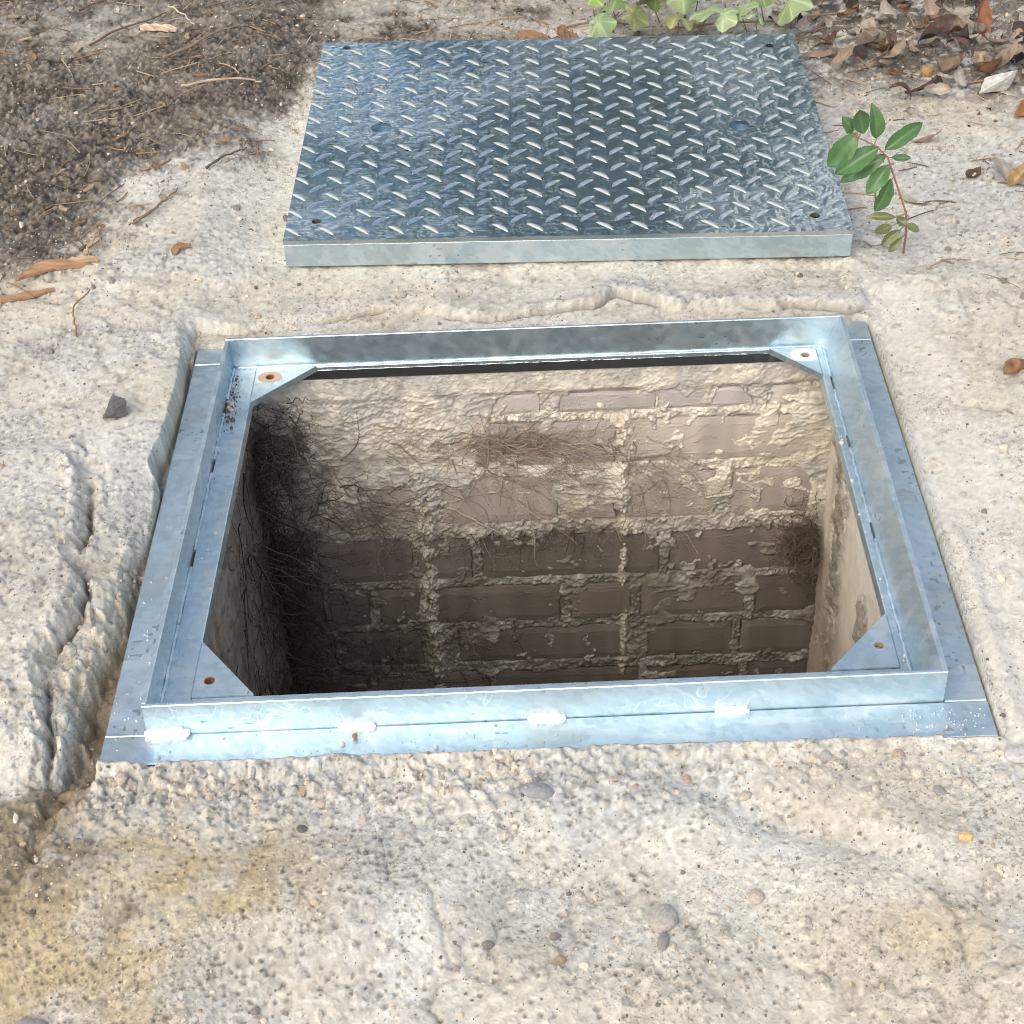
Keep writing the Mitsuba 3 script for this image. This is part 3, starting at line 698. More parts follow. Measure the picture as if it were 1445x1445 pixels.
def side_wall(name, label, fixed, axis, t0, t1, out, color_fn, seed, step=1.8e-3, zbot=ZB, amp=1.0):
    """a rendered wall: axis 'x' = a wall at x = fixed that runs along y"""
    ts = np.arange(t0, t1 + step, step)
    zs = np.concatenate([np.arange(-0.012, -0.58, -step), np.linspace(-0.582, zbot, 24)])
    A_, Z_ = np.meshgrid(ts, zs)
    n1, n2, n3 = fb(A_, Z_, 0.09, seed, 4), fb(A_, Z_, 0.02, seed + 1, 4), vn(A_, Z_, 0.006, seed + 2)
    d, c = color_fn(A_, Z_, n1, n2, n3)
    d = d * amp
    P = np.stack([fixed + out * d, A_, Z_], -1) if axis == 'x' else np.stack([A_, fixed + out * d, Z_], -1)
    qq = grid_faces(*A_.shape)
    scene_key = thing(name, label, 'wall')
    add('render_coat' if False else 'mortar_coat', ply((P.reshape(-1, 3), np.vstack([qq[:, [0, 1, 2]], qq[:, [0, 2, 3]]])), 'mortar_bsdf', smooth=True, color=np.clip(c, 0.01, 0.9).reshape(-1, 3)), scene_key)
    return scene_key


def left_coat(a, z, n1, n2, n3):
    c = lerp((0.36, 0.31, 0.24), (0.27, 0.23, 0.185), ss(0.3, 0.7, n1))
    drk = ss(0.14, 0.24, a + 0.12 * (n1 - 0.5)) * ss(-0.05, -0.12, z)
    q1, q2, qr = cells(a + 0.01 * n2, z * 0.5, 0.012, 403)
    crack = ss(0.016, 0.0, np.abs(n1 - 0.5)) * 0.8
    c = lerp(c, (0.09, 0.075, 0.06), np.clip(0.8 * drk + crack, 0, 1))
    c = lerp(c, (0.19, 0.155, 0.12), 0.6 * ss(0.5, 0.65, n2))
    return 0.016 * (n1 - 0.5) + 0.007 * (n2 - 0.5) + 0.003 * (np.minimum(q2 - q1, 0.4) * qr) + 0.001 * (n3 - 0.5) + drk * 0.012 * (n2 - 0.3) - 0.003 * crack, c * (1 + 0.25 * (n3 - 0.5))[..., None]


def right_coat(a, z, n1, n2, n3):
    c = lerp((0.60, 0.54, 0.46), (0.68, 0.62, 0.54), ss(0.3, 0.7, n1))
    band = ss(0.10, 0.02, np.abs(a - 0.20 - 0.25 * (z + 0.2) * 0.4 + 0.05 * (n1 - 0.5)) * 1.5)
    q1, q2, qr = cells(a + 0.006 * n2, z * 0.7, 0.008, 404)
    band = np.maximum(band, 0.8 * ss(0.55, 0.68, fb(a, z * 0.5, 0.06, 405, 4)))
    sc = band * ss(0.30, 0.5, n2)
    c = lerp(c, (0.25, 0.22, 0.19), 0.8 * sc + 0.2 * band)
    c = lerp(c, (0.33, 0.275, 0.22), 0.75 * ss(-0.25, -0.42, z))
    low = ss(0.0, -0.1, a + 0.05 * (n1 - 0.5)) * ss(-0.08, -0.16, z)
    c = lerp(c, (0.32, 0.27, 0.22), 0.5 * low)
    return 0.010 * (n1 - 0.5) + (0.003 + 0.012 * band) * (n2 - 0.5) + band * 0.006 * (np.minimum(q2 - q1, 0.4) * (0.2 + qr)) + 0.0015 * band * (n3 - 0.5), c * (1 + 0.2 * (n3 - 0.5) * (0.4 + band))[..., None]


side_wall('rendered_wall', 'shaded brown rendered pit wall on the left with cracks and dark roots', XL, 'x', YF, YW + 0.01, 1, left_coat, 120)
side_wall('rendered_wall', 'pale smooth rendered pit wall on the right with a rough scraped band', XR, 'x', YF, YW + 0.01, -1, right_coat, 140)
side_wall('rendered_wall', 'hidden near wall of the pit under the front of the frame', YF, 'y', XL, XR, 1, right_coat, 160, step=6e-3)
fl_x, fl_y = np.meshgrid(np.linspace(XL - 0.02, XR + 0.02, 60), np.linspace(YF - 0.02, YW + 0.02, 50))
fz = ZB + 0.05 + 0.03 * (fb(fl_x, fl_y, 0.12, 170, 4) - 0.5)
fq = grid_faces(50, 60)
scene['pit_floor'] = ply((np.stack([fl_x, fl_y, fz], -1).reshape(-1, 3), np.vstack([fq[:, [0, 1, 2]], fq[:, [0, 2, 3]]])), 'mortar_bsdf', smooth=True, color=np.tile([0.09, 0.072, 0.055], (3000, 1)))
labels['pit_floor'] = {'kind': 'structure', 'label': 'dark soil floor deep in the pit'}
# mortar bed between the walls' top and the frame
for nm, b in (('back', (XL - 0.03, XR + 0.03, YW + 0.004, HD + 0.03, -0.10, -0.0145)),):
    pass


# ------------------------------------------------------------------ roots in the pit
def wander(start, d, length, n, wob, seed, sag=0.0):
    r_ = np.random.default_rng(seed)
    p, d = np.array(start, float), np.array(d, float)
    d /= np.linalg.norm(d)
    out = [p.copy()]
    for k in range(n):
        d = d + r_.normal(0, wob, 3) + [0, 0, -sag]
        d /= np.linalg.norm(d)
        p = p + d * length / n
        p[1] = min(p[1], YW - 0.002)
        out.append(p.copy())
    return np.array(out)


def root_mass(name, label, n, centre, spread, length, rad, col, dirn, seed, wob=0.35, sag=0.05):
    r_ = np.random.default_rng(seed)
    items = []
    for k in range(n):
        s0 = np.array(centre) + r_.normal(0, 1, 3) * spread
        s0[1] = min(s0[1], YW - 0.003)
        s0[0] = np.clip(s0[0], XL + 0.012, XR - 0.012)
        dd = np.array(dirn) + r_.normal(0, 0.7, 3) * [1, 0.35, 1]
        p = wander(s0, dd, length * r_.uniform(0.4, 1.3), 11, wob, seed * 1000 + k, sag)
        p[:, 0] = np.clip(p[:, 0], XL + 0.008, XR - 0.008)
        p[:, 2] = np.minimum(p[:, 2], -0.045 - 0.01 * r_.random(len(p)))
        items.append((tube(p, np.linspace(rad * min(3.2, 0.55 + 0.45 * r_.pareto(2.0)), rad * 0.35, 12), 4, False), np.array(col) * r_.uniform(0.5, 1.5)))
    m, c = join_col(items)
    k = thing(name, label, 'roots', kind='stuff')
    scene[k] = ply(m, 'vcol_bsdf', smooth=True, color=np.clip(c, 0.01, 0.8))


root_mass('root_tangle', 'dense dark root tangle in the upper left corner of the pit', 330, (-0.305, 0.268, -0.115), (0.024, 0.014, 0.026), 0.045, 0.00045, (0.10, 0.08, 0.062), (0.2, -0.3, -0.4), 1)
root_mass('root_tangle', 'dark roots hanging down the shaded left corner of the brick wall', 520, (-0.315, 0.268, -0.30), (0.022, 0.014, 0.12), 0.07, 0.0005, (0.060, 0.048, 0.038), (0.1, -0.1, -0.9), 2)
root_mass('root_tangle', 'reddish brown matted roots on the second brick course', 170, (-0.035, 0.283, -0.130), (0.055, 0.003, 0.012), 0.065, 0.00042, (0.28, 0.215, 0.165), (0.9, -0.05, 0.25), 3, 0.25, 0.0)
root_mass('root_tangle', 'pale thin roots spread over the bricks near the left corner', 130, (-0.225, 0.279, -0.205), (0.045, 0.004, 0.03), 0.07, 0.00048, (0.15, 0.12, 0.095), (0.3, -0.05, 0.0), 4, 0.2, 0.0)
root_mass('root_tangle', 'dark roots running down the left rendered wall', 120, (-0.331, 0.14, -0.22), (0.003, 0.08, 0.10), 0.12, 0.0006, (0.075, 0.06, 0.048), (0.0, 0.1, -1.0), 10, 0.14, 0.03)
root_mass('root_tangle', 'bristly root clump at the right end of the fourth brick course', 420, (0.326, 0.270, -0.285), (0.016, 0.012, 0.028), 0.035, 0.00042, (0.115, 0.09, 0.072), (-0.3, -0.4, -0.7), 5, 0.4)
root_mass('root_tangle', 'fine dark root hairs hanging over the middle brick course', 130, (-0.01, 0.284, -0.262), (0.06, 0.002, 0.004), 0.05, 0.00028, (0.09, 0.07, 0.06), (-0.35, -0.05, -1.0), 6, 0.1, 0.02)
root_mass('root_tangle', 'long thin pale roots fanning over the second and third brick course', 120, (0.02, 0.283, -0.155), (0.07, 0.002, 0.03), 0.11, 0.0005, (0.36, 0.30, 0.245), (0.7, -0.02, -0.3), 9, 0.16, 0.0)
root_mass('root_tangle', 'pale rootlets on the bricks right of the vertical mortar seam', 60, (0.16, 0.283, -0.19), (0.04, 0.003, 0.03), 0.06, 0.00045, (0.34, 0.28, 0.22), (0.4, -0.03, -0.2), 7, 0.2, 0.0)
root_mass('root_tangle', 'dark roots trailing down the lower left of the brick wall', 300, (-0.20, 0.28, -0.46), (0.07, 0.005, 0.05), 0.05, 0.0004, (0.085, 0.07, 0.055), (0.3, -0.1, -0.6), 8, 0.25)
for pts, rr, lab in (([(-0.318, 0.27, -0.105), (-0.305, 0.255, -0.118), (-0.287, 0.262, -0.128)], 0.0009, 'thin pale root sticking out of the upper left corner'),
                     ([(-0.262, 0.275, -0.178), (-0.248, 0.268, -0.160), (-0.232, 0.271, -0.148), (-0.215, 0.276, -0.146)], 0.0011, 'curved pale root below the upper left tangle'),
                     ([(0.02, 0.281, -0.120), (0.06, 0.279, -0.138), (0.095, 0.278, -0.150), (0.135, 0.280, -0.170), (0.160, 0.283, -0.190)], 0.0008, 'long thin root crossing the vertical mortar seam'),
                     ([(-0.265, 0.281, -0.140), (-0.18, 0.279, -0.139), (-0.08, 0.279, -0.137), (0.01, 0.281, -0.131)], 0.0006, 'long straight root lying level across the second course'),
                     ([(-0.10, 0.283, -0.415), (-0.094, 0.278, -0.44), (-0.083, 0.28, -0.475)], 0.0008, 'short bent root over the dark sixth course')):
    t = np.linspace(0, 1, len(pts))
    tt = np.linspace(0, 1, 16)
    P = np.stack([np.interp(tt, t, np.array(pts)[:, k]) for k in range(3)], 1) + rng.normal(0, 0.0006, (16, 3))
    P[:, 1] = np.minimum(P[:, 1], YW - 0.003)
    k = thing('root', lab, 'root')
    scene[k] = ply(tube(P, np.linspace(rr, rr * 0.6, 16), 6), 'vcol_bsdf', smooth=True, color=np.tile([0.33, 0.27, 0.215], (16 * 6 + 2, 1)))


# ------------------------------------------------------------------ stones
def stone(name, label, x, y, sx, sy, sz, col, seed, angular=False, rot=0, sink=0.35, cat='stone', group=None, z=None, amp=0.16):
    r_ = np.random.default_rng(seed)
    if angular:
        m = trimesh.convex.convex_hull(r_.normal(0, 1, (15, 3)) / 1.0 * [1, 1, 1])
        m.vertices /= np.abs(m.vertices).max(0)
        m = m.subdivide().subdivide().subdivide().subdivide() if sx > 0.02 else m.subdivide().subdivide()
        n = m.vertices / np.linalg.norm(m.vertices, axis=1, keepdims=True)
        m.vertices += n * 0.30 * (meshkit.fbm(m.vertices * 2.6, 5, seed) - 0.5)[:, None]
    else:
        m = trimesh.creation.icosphere(subdivisions=3)
        m.vertices *= (1 + amp * 2 * (meshkit.fbm(m.vertices * 1.3 + seed, 4, seed) - 0.5))[:, None]
    col_n = np.clip(1.6 * meshkit.fbm(m.vertices * 7 + 3, 4, seed + 5) - 0.3, 0, 1)
    c = np.array(col)[None] * (0.65 + 0.7 * col_n)[:, None]
    m.vertices *= [sx / 2, sy / 2, sz / 2]
    m.apply_transform(trimesh.transformations.rotation_matrix(rot, [0, 0, 1]))
    zz = ground_z(x, y)[0] if z is None else z
    m.apply_translation([x, y, zz + sz * (0.5 - sink)])
    k = thing(name, label, cat, group)
    scene[k] = ply(m, 'vcol_bsdf', smooth=not angular, color=np.clip(c, 0.01, 0.9))


stone('stone', 'dark grey angular stone alone on the pale crust left of the frame', -0.449, 0.160, 0.030, 0.026, 0.024, (0.11, 0.105, 0.105), 1, True, 0.2, 0.15)
stone('stone', 'smooth oval blue grey pebble set in the soil before the frame', -0.009, -0.377, 0.030, 0.017, 0.013, (0.25, 0.255, 0.27), 2, rot=-0.15, amp=0.1)
stone('stone', 'flat grey stone with a rounded outline on the sand in front', 0.086, -0.510, 0.022, 0.028, 0.012, (0.36, 0.335, 0.30), 3, rot=-0.4)
stone('stone', 'small dark striped stone just below the flat grey one', 0.084, -0.533, 0.009, 0.018, 0.008, (0.24, 0.225, 0.215), 4, rot=-0.2)
stone('stone', 'grey pebble at the bottom left corner', -0.392, -0.590, 0.030, 0.022, 0.016, (0.30, 0.28, 0.27), 5)
stone('concrete_lump', 'pale crumbly concrete lump among the dead leaves', 0.676, 0.905, 0.070, 0.055, 0.040, (0.56, 0.545, 0.50), 6, True, cat='concrete lump', sink=0.3)
stone('stone', 'round golden brown pebble in the leaf litter', 0.585, 0.965, 0.019, 0.016, 0.018, (0.33, 0.20, 0.085), 7, sink=0.2)
stone('stone', 'yellowish pebble lying on the pale soil at the lower right', 0.332, -0.446, 0.013, 0.010, 0.008, (0.55, 0.40, 0.21), 8)
stone('stone', 'small brown crumb in the middle of the front soil', 0.005, -0.549, 0.015, 0.010, 0.008, (0.36, 0.28, 0.20), 9, True)
stone('stone', 'pinkish grey pebble with a pale cap on the front sand', 0.160, -0.492, 0.013, 0.013, 0.009, (0.42, 0.36, 0.31), 10)
stone('stone', 'tiny rusty crumb resting on the front flange', -0.166, -0.305, 0.005, 0.005, 0.0045, (0.30, 0.14, 0.06), 11, z=0.001, sink=0.05)
stone('stone', 'flat pale grey stone half buried at the right edge of the frame corner', 0.402, -0.352, 0.034, 0.020, 0.012, (0.45, 0.44, 0.43), 12)
stone('stone', 'brown clod at the right edge of the picture', 0.535, 0.212, 0.022, 0.014, 0.012, (0.28, 0.15, 0.08), 13, True)
# half buried gravel at the broken front edge
gcol = [(0.44, 0.38, 0.31), (0.33, 0.33, 0.33), (0.50, 0.45, 0.38), (0.38, 0.29, 0.22), (0.54, 0.49, 0.41), (0.27, 0.265, 0.26)]
gname = ['tan', 'grey', 'sandy', 'reddish', 'pale', 'dark grey']


def along(x):
    for lim, w_ in ((-0.30, 'below the leftmost weld bead'), (-0.23, 'between the first two weld beads'), (-0.13, 'below the second weld bead'), (-0.05, 'left of the oval blue grey pebble'),
                    (0.04, 'close to the oval blue grey pebble'), (0.12, 'right of the middle weld bead'), (0.22, 'below the fourth weld bead')):
        if x < lim: return w_
    return 'towards the right corner of the flange'

for k in range(110):
    x = rng.uniform(-0.40, 0.36)
    if x > 0.0 and rng.random() < 0.45: x = rng.uniform(-0.40, 0.0)
    y = -0.342 - abs(rng.normal(0, 0.028))
    sz = rng.uniform(0.006, 0.015)
    ang, sink = rng.random() < 0.75, rng.uniform(0.45, 0.85)
    lab = f"{'large' if sz > 0.0135 else 'medium' if sz > 0.010 else 'small'} {gname[k % 6]} {'angular' if ang else 'rounded'} pebble {along(x)}{' near the steel' if y > -0.36 else ' further out' if y < -0.375 else ''}"
    stone('gravel_stone', lab, x, y, sz, sz * rng.uniform(0.6, 0.95), sz * 0.6, gcol[k % 6], 40 + k, ang, rng.uniform(0, 3), sink, 'stone', 'pebbles along the broken front edge')
# loose grit
items = []
ico = trimesh.creation.icosahedron()
for k in range(30000):
    y = rng.uniform(-0.62, 1.40)
    h_ = 0.47 + 0.34 * (y + 0.65)
    x = rng.uniform(-h_, h_)
    if abs(x) < fx + 0.004 and abs(y) < fy + 0.004: continue
    if -0.30 < x < 0.40 and 0.46 < y < 1.045: continue
    if rng.random() > 0.25 + 0.75 * ss(0.40, 0.62, np.array(vn(np.array([x]), np.array([y]), 0.07, 301))[0]): continue
    size = 0.00062 * (1 + rng.pareto(2.9)) * (1 + 0.35 * (y > 0.4))
    size = min(size, 0.0048)
    m = ico.copy()
    m.vertices = m.vertices * rng.uniform(0.6, 1.3, 3) * size + rng.normal(0, 0.12 * size, (12, 3))
    m.apply_translation([x, y, ground_z(x, y)[0] + size * 0.25])
    t = rng.random()
    col = (0.17, 0.155, 0.14) if t < 0.30 else (0.56, 0.49, 0.39) if t < 0.7 else (0.36, 0.335, 0.31) if t < 0.93 else (0.38, 0.29, 0.20)
    items.append((m, np.array(col) * rng.uniform(0.7, 1.25)))
m, c = join_col(items)
scene['grit'] = ply(m, 'vcol_bsdf', color=np.clip(c, 0.01, 0.9))
labels['grit'] = {'label': 'loose grit and small crumbs scattered over the soil', 'category': 'grit', 'kind': 'stuff'}


# ------------------------------------------------------------------ twigs, bark and needles
def twig(label, pts, r0, r1, col, seed, name='twig', cat='twig', group=None, lift=0.002, bow=0.004):
    r_ = np.random.default_rng(seed)
    P = np.array(pts, float)
    t = np.linspace(0, 1, len(P))
    n = 14
    tt = np.linspace(0, 1, n)
    Q = np.stack([np.interp(tt, t, P[:, k]) for k in range(2)], 1) + r_.normal(0, 0.0012, (n, 2))
    z = ground_z(Q[:, 0], Q[:, 1])
    z = np.interp(tt, tt[::4], np.maximum.reduceat(z, np.arange(0, n, 4))[:len(tt[::4])])
    z = z + lift + r0 + bow * np.sin(tt * np.pi) * r_.random()
    m = tube(np.c_[Q, z], np.linspace(r0, r1, n) * r_.uniform(0.85, 1.15, n), 7)
    k = thing(name, label, cat, group)
    scene[k] = ply(m, 'vcol_bsdf', smooth=40 if False else True, color=np.clip(np.array(col) * r_.uniform(0.75, 1.25, (len(m.vertices), 1)), 0.01, 0.9))


twig('long pale twig on the dark soil left of the cover', [(-0.49, 0.944), (-0.45, 0.962), (-0.40, 0.962), (-0.375, 0.958)], 0.0022, 0.0012, (0.42, 0.33, 0.24), 1)
twig('brown twig in the upper left reaching up to the top edge', [(-0.65, 1.10), (-0.62, 1.15), (-0.57, 1.19), (-0.55, 1.22)], 0.0020, 0.001, (0.17, 0.12, 0.085), 2)
twig('grey brown twig near the back left corner of the cover', [(-0.53, 1.037), (-0.50, 1.06), (-0.46, 1.12), (-0.43, 1.15)], 0.0024, 0.0011, (0.26, 0.20, 0.15), 3)
twig('short brown twig at the edge of the dark soil', [(-0.495, 0.556), (-0.475, 0.58), (-0.462, 0.61), (-0.452, 0.645)], 0.0021, 0.0010, (0.22, 0.16, 0.11), 4)
twig('curved reddish twig on the pale crust at the left', [(-0.522, 0.315), (-0.531, 0.345), (-0.535, 0.37), (-0.522, 0.411)], 0.0017, 0.0008, (0.30, 0.19, 0.12), 5)
twig('thin straight pale straw on grey soil at the upper left', [(-0.55, 1.235), (-0.50, 1.165)], 0.0013, 0.0009, (0.50, 0.44, 0.35), 6)
twig('thin pale twig right of the wood chip', [(-0.45, 1.20), (-0.41, 1.215), (-0.37, 1.22)], 0.0018, 0.001, (0.20, 0.15, 0.10), 7)
twig('dark twig lying towards the top edge', [(-0.69, 1.24), (-0.64, 1.28), (-0.60, 1.33)], 0.0022, 0.0012, (0.16, 0.11, 0.08), 8)
twig('stubby upright twig at the humus border', [(-0.543, 0.478), (-0.538, 0.50), (-0.535, 0.53)], 0.0022, 0.0014, (0.40, 0.31, 0.22), 9)
twig('small forked dark twig left of the cover', [(-0.42, 0.70), (-0.40, 0.735), (-0.375, 0.76)], 0.0020, 0.001, (0.13, 0.10, 0.075), 10)
twig('thin reddish stalk on the sand right of the sapling', [(0.475, 0.42), (0.50, 0.44), (0.535, 0.45)], 0.0012, 0.0007, (0.30, 0.22, 0.17), 11)
twig('tan twig behind the left half of the cover', [(-0.28, 1.10), (-0.24, 1.13), (-0.21, 1.14)], 0.0020, 0.001, (0.40, 0.30, 0.19), 12)


def chip(label, x, y, L, W, H, rot, col, seed, name='wood_chip', cat='wood chip', group=None):
    r_ = np.random.default_rng(seed)
    n = 9
    u = np.linspace(-0.5, 0.5, n)
    w = (0.55 + 0.45 * np.sin(np.pi * (u + 0.5)) ** 0.6) * r_.uniform(0.75, 1.2, n)
    bend = 0.25 * W * r_.normal() * (1 - 4 * u ** 2)
    up_ = [(a * L, bend[q_] + 0.5 * W * w[q_]) for q_, a in enumerate(u)]
    dn = [(a * L + r_.normal(0, 0.04 * L), bend[q_] - 0.5 * W * w[q_] * r_.uniform(0.7, 1.1)) for q_, a in enumerate(u)][::-1]
    dn.insert(0, (0.5 * L + r_.uniform(0, 0.10) * L, bend[-1] + 0.1 * W * r_.normal()))
    dn.append((-0.5 * L - r_.uniform(0, 0.10) * L, bend[0] + 0.1 * W * r_.normal()))
    pg = Polygon(up_ + dn).buffer(0)
    if pg.geom_type != 'Polygon': pg = max(pg.geoms, key=lambda g_: g_.area)
    m = trimesh.creation.extrude_polygon(pg, H, engine='earcut').subdivide()
    vv = m.vertices.copy()
    vv[:, 2] = vv[:, 2] * (0.5 + 0.9 * meshkit.noise(np.c_[vv[:, 0] * 90, vv[:, 1] * 300, 0 * vv[:, 0]], seed)) + 0.12 * L * r_.normal() * (vv[:, 0] / L) ** 2 + 0.25 * H * r_.random() * (vv[:, 1] / W * 2) ** 2
    m.vertices = vv
    m.apply_transform(trimesh.transformations.rotation_matrix(rot, [0, 0, 1]) @ trimesh.transformations.rotation_matrix(r_.normal(0, 0.12), [0, 1, 0]))
    st = meshkit.noise(np.c_[vv[:, 0] * 60, vv[:, 1] * 900, vv[:, 2] * 500], seed)
    m.apply_translation([x, y, ground_z(x, y)[0] - m.vertices[:, 2].min() + 0.0005])
    k = thing(name, label, cat, group)
    scene[k] = ply(m, 'vcol_bsdf', color=np.clip(np.array(col) * (0.5 + 0.9 * st)[:, None], 0.01, 0.9))


chip('pale wood chip on the dark soil at the upper left', -0.553, 1.150, 0.055, 0.015, 0.005, -0.05, (0.62, 0.48, 0.36), 1)
chip('reddish brown bark strip at the left edge', -0.605, 0.408, 0.065, 0.013, 0.004, 0.35, (0.34, 0.20, 0.125), 2)
chip('long orange brown bark strip above the reddish one', -0.575, 0.447, 0.085, 0.012, 0.004, 0.45, (0.36, 0.21, 0.12), 3)
chip('short tan bark splinter beside the orange strip', -0.545, 0.470, 0.040, 0.008, 0.006, 0.15, (0.42, 0.31, 0.20), 4)
chip('broken brown leaf scrap on the sand left of the cover', -0.425, 0.490, 0.024, 0.014, 0.003, 0.7, (0.30, 0.175, 0.10), 5)
chip('brown bark flake behind the middle of the cover', 0.015, 1.115, 0.050, 0.020, 0.008, 0.2, (0.30, 0.17, 0.10), 6)
chip('dark brown bark flake left of the ivy', 0.070, 1.125, 0.040, 0.016, 0.010, -0.9, (0.24, 0.14, 0.09), 7)
for k in range(60):
    while True:
        x, y = rng.uniform(-0.80, 0.06), rng.uniform(0.42, 1.36)
        if (y > 1.06 or (x < -0.34 and y > np.interp(x, HUMUS[:, 0], HUMUS[:, 1]) - 0.02)): break
    col = random.choice([(0.30, 0.19, 0.11), (0.42, 0.32, 0.22), (0.19, 0.13, 0.09), (0.50, 0.40, 0.26)])
    L_ = rng.uniform(0.010, 0.026)
    chip(f"{'pale' if col[0] > 0.45 else 'tan' if col[0] > 0.4 else 'brown' if col[0] > 0.25 else 'dark'} {'long' if L_ > 0.020 else 'medium' if L_ > 0.015 else 'short'} bark flake {'behind the cover' if x > -0.30 else 'on the dark soil near the cover' if x > -0.48 else 'on the dark soil towards the left edge'}{' far back' if y > 1.1 else ' at its near border' if y < 0.6 else ''}", x, y, L_, rng.uniform(0.003, 0.008), 0.002, rng.uniform(0, 3), np.array(col) * 0.8, 60 + k, 'bark_flake', 'bark flake', 'bark flakes on the dark soil')
items = []
for k in range(520):
    left = rng.random() < 0.7
    while True:
        x, y = (rng.uniform(-0.9, 0.1), rng.uniform(0.38, 1.42)) if left else (rng.uniform(0.4, 0.95), rng.uniform(0.35, 1.4))
        if not left or y > 1.06 or (x < -0.34 and y > np.interp(x, HUMUS[:, 0], HUMUS[:, 1]) - 0.03): break
    L, a = rng.uniform(0.015, 0.06), rng.uniform(0, np.pi)
    tt = np.linspace(-0.5, 0.5, 6)
    bx, by = x + L * tt * np.cos(a) + 0.1 * L * rng.normal() * tt ** 2, y + L * tt * np.sin(a) + 0.3 * L * rng.normal() * tt ** 2
    bz = ground_z(bx, by).max() + 0.001 + tt * L * rng.normal(0, 0.08)
    items.append((tube(np.c_[bx, by, bz], rng.uniform(0.0004, 0.0010), 5), np.array(random.choice([(0.33, 0.21, 0.12), (0.16, 0.11, 0.08), (0.42, 0.33, 0.23)])) * rng.uniform(0.7, 1.2)))
m, c = join_col(items)
scene['needle_litter'] = ply(m, 'vcol_bsdf', smooth=True, color=np.clip(c, 0.01, 0.9))
labels['needle_litter'] = {'label': 'thin dry needles and rootlets strewn over the soil', 'category': 'needle litter', 'kind': 'stuff'}


# ------------------------------------------------------------------ leaves
def leaf_mesh(L, W, curl, fold, seed, tip=1.0, wav=0.1, nu=11, nv=7):
    r_ = np.random.default_rng(seed)
    u = np.linspace(0, 1, nu)
    w = np.sin(np.pi * u ** tip) ** 0.75 * (1 + 0.12 * r_.normal(0, 1, nu) * wav * 4)
    w[0] = w[-1] = 0.03
    V = np.linspace(-1, 1, nv)
    U, VV = np.meshgrid(u, V, indexing='ij')
    Wd = w[:, None] * VV * W / 2
    ph = r_.uniform(0, 6, 3)
    zz = fold * np.abs(Wd) + wav * W * np.sin(U * 7 + ph[0]) * np.sin(VV * 2.2 + ph[1]) * 0.5
    a = curl * (U - 0.35)
    x = L * np.where(abs(curl) < 1e-3, U, np.sin(a) / (curl if abs(curl) > 1e-3 else 1))
    z = L * (1 - np.cos(a)) / (curl if abs(curl) > 1e-3 else 1) + zz
    v = np.stack([x - x.mean(), Wd, z], -1).reshape(-1, 3)
    qf = grid_faces(nu, nv)
    rib = np.abs(VV).ravel() < 0.1
    vein = (np.sin(U.ravel() * 38 - np.abs(VV.ravel()) * 6) > 0.75)
    return trimesh.Trimesh(v, np.vstack([qf[:, [0, 1, 2]], qf[:, [0, 2, 3]]]), process=False), rib, vein


def place(m, x, y, z, yaw, pitch, roll):
    R_ = trimesh.transformations.euler_matrix(roll, pitch, yaw, 'sxyz')
    m.apply_transform(R_)
    m.apply_translation([x, y, z])
    return m


def dry_leaf(label, x, y, L, W, yaw, col, seed, curl=None, group=None, pitch=None, roll=None, lift=0.006):
    r_ = np.random.default_rng(seed)
    m, rib, vein = leaf_mesh(L, W, r_.uniform(0.8, 2.6) * r_.choice([-1, 1, 1]) if curl is None else curl, r_.uniform(-0.2, 0.8), seed, r_.uniform(0.7, 1.0), 0.22)
    c = np.array(col)[None] * (0.35 + 0.9 * meshkit.fbm(m.vertices * 110, 4, seed))[:, None]
    c = c * (1 - 0.35 * (meshkit.noise(m.vertices * 160, seed + 3) > 0.72))[:, None]
    c[rib] *= 1.25
    place(m, x, y, 0, yaw, r_.normal(0, 0.3) if pitch is None else pitch, r_.normal(0, 0.45) if roll is None else roll)
    lo = m.vertices[:, 2].min()
    m.apply_translation([0, 0, ground_z(x, y)[0] - lo - 0.001 + lift * r_.random()])
    k = thing('dry_leaf', label, 'dry leaf', group)
    scene[k] = ply(m, 'vcol_bsdf', smooth=True, color=np.clip(c, 0.01, 0.9))


TAN, ORG, BRN, GRY, DRK = (0.30, 0.23, 0.17), (0.20, 0.105, 0.06), (0.125, 0.08, 0.06), (0.36, 0.325, 0.285), (0.055, 0.042, 0.038)
dry_leaf('flat tan leaf just behind the back right corner of the cover', 0.442, 1.035, 0.055, 0.016, 0.05, TAN, 1, 0.8, pitch=0, roll=0.2)
dry_leaf('long pale brown leaf pointing at the sapling from the litter', 0.527, 1.00, 0.070, 0.024, 0.75, (0.46, 0.35, 0.25), 2, 1.0)
dry_leaf('bright orange brown leaf standing in the far litter', 0.610, 1.13, 0.060, 0.018, 0.9, ORG, 3, 1.0)
dry_leaf('upright red brown leaf in the far right litter', 0.690, 1.11, 0.065, 0.035, 1.4, (0.34, 0.15, 0.09), 4, 0.8, pitch=-0.8)
dry_leaf('curled orange leaf at the right edge of the picture', 0.705, 0.84, 0.075, 0.028, 0.6, (0.336, 0.168, 0.064), 5, 1.6)
dry_leaf('broad tan leaf in front of the concrete lump', 0.700, 0.965, 0.060, 0.030, 0.2, TAN, 6, 1.0)
dry_leaf('small brown curled leaf on the grey soil at the right', 0.545, 0.76, 0.045, 0.018, 0.1, (0.40, 0.30, 0.22), 7, 1.2)
dry_leaf('dark purple brown leaf before the concrete lump', 0.565, 0.90, 0.050, 0.022, -0.2, (0.10, 0.05, 0.045), 8, 1.0)
dry_leaf('ochre leaf at the right edge below the litter', 0.640, 0.640, 0.045, 0.020, 0.5, (0.336, 0.232, 0.112), 9, 1.4)
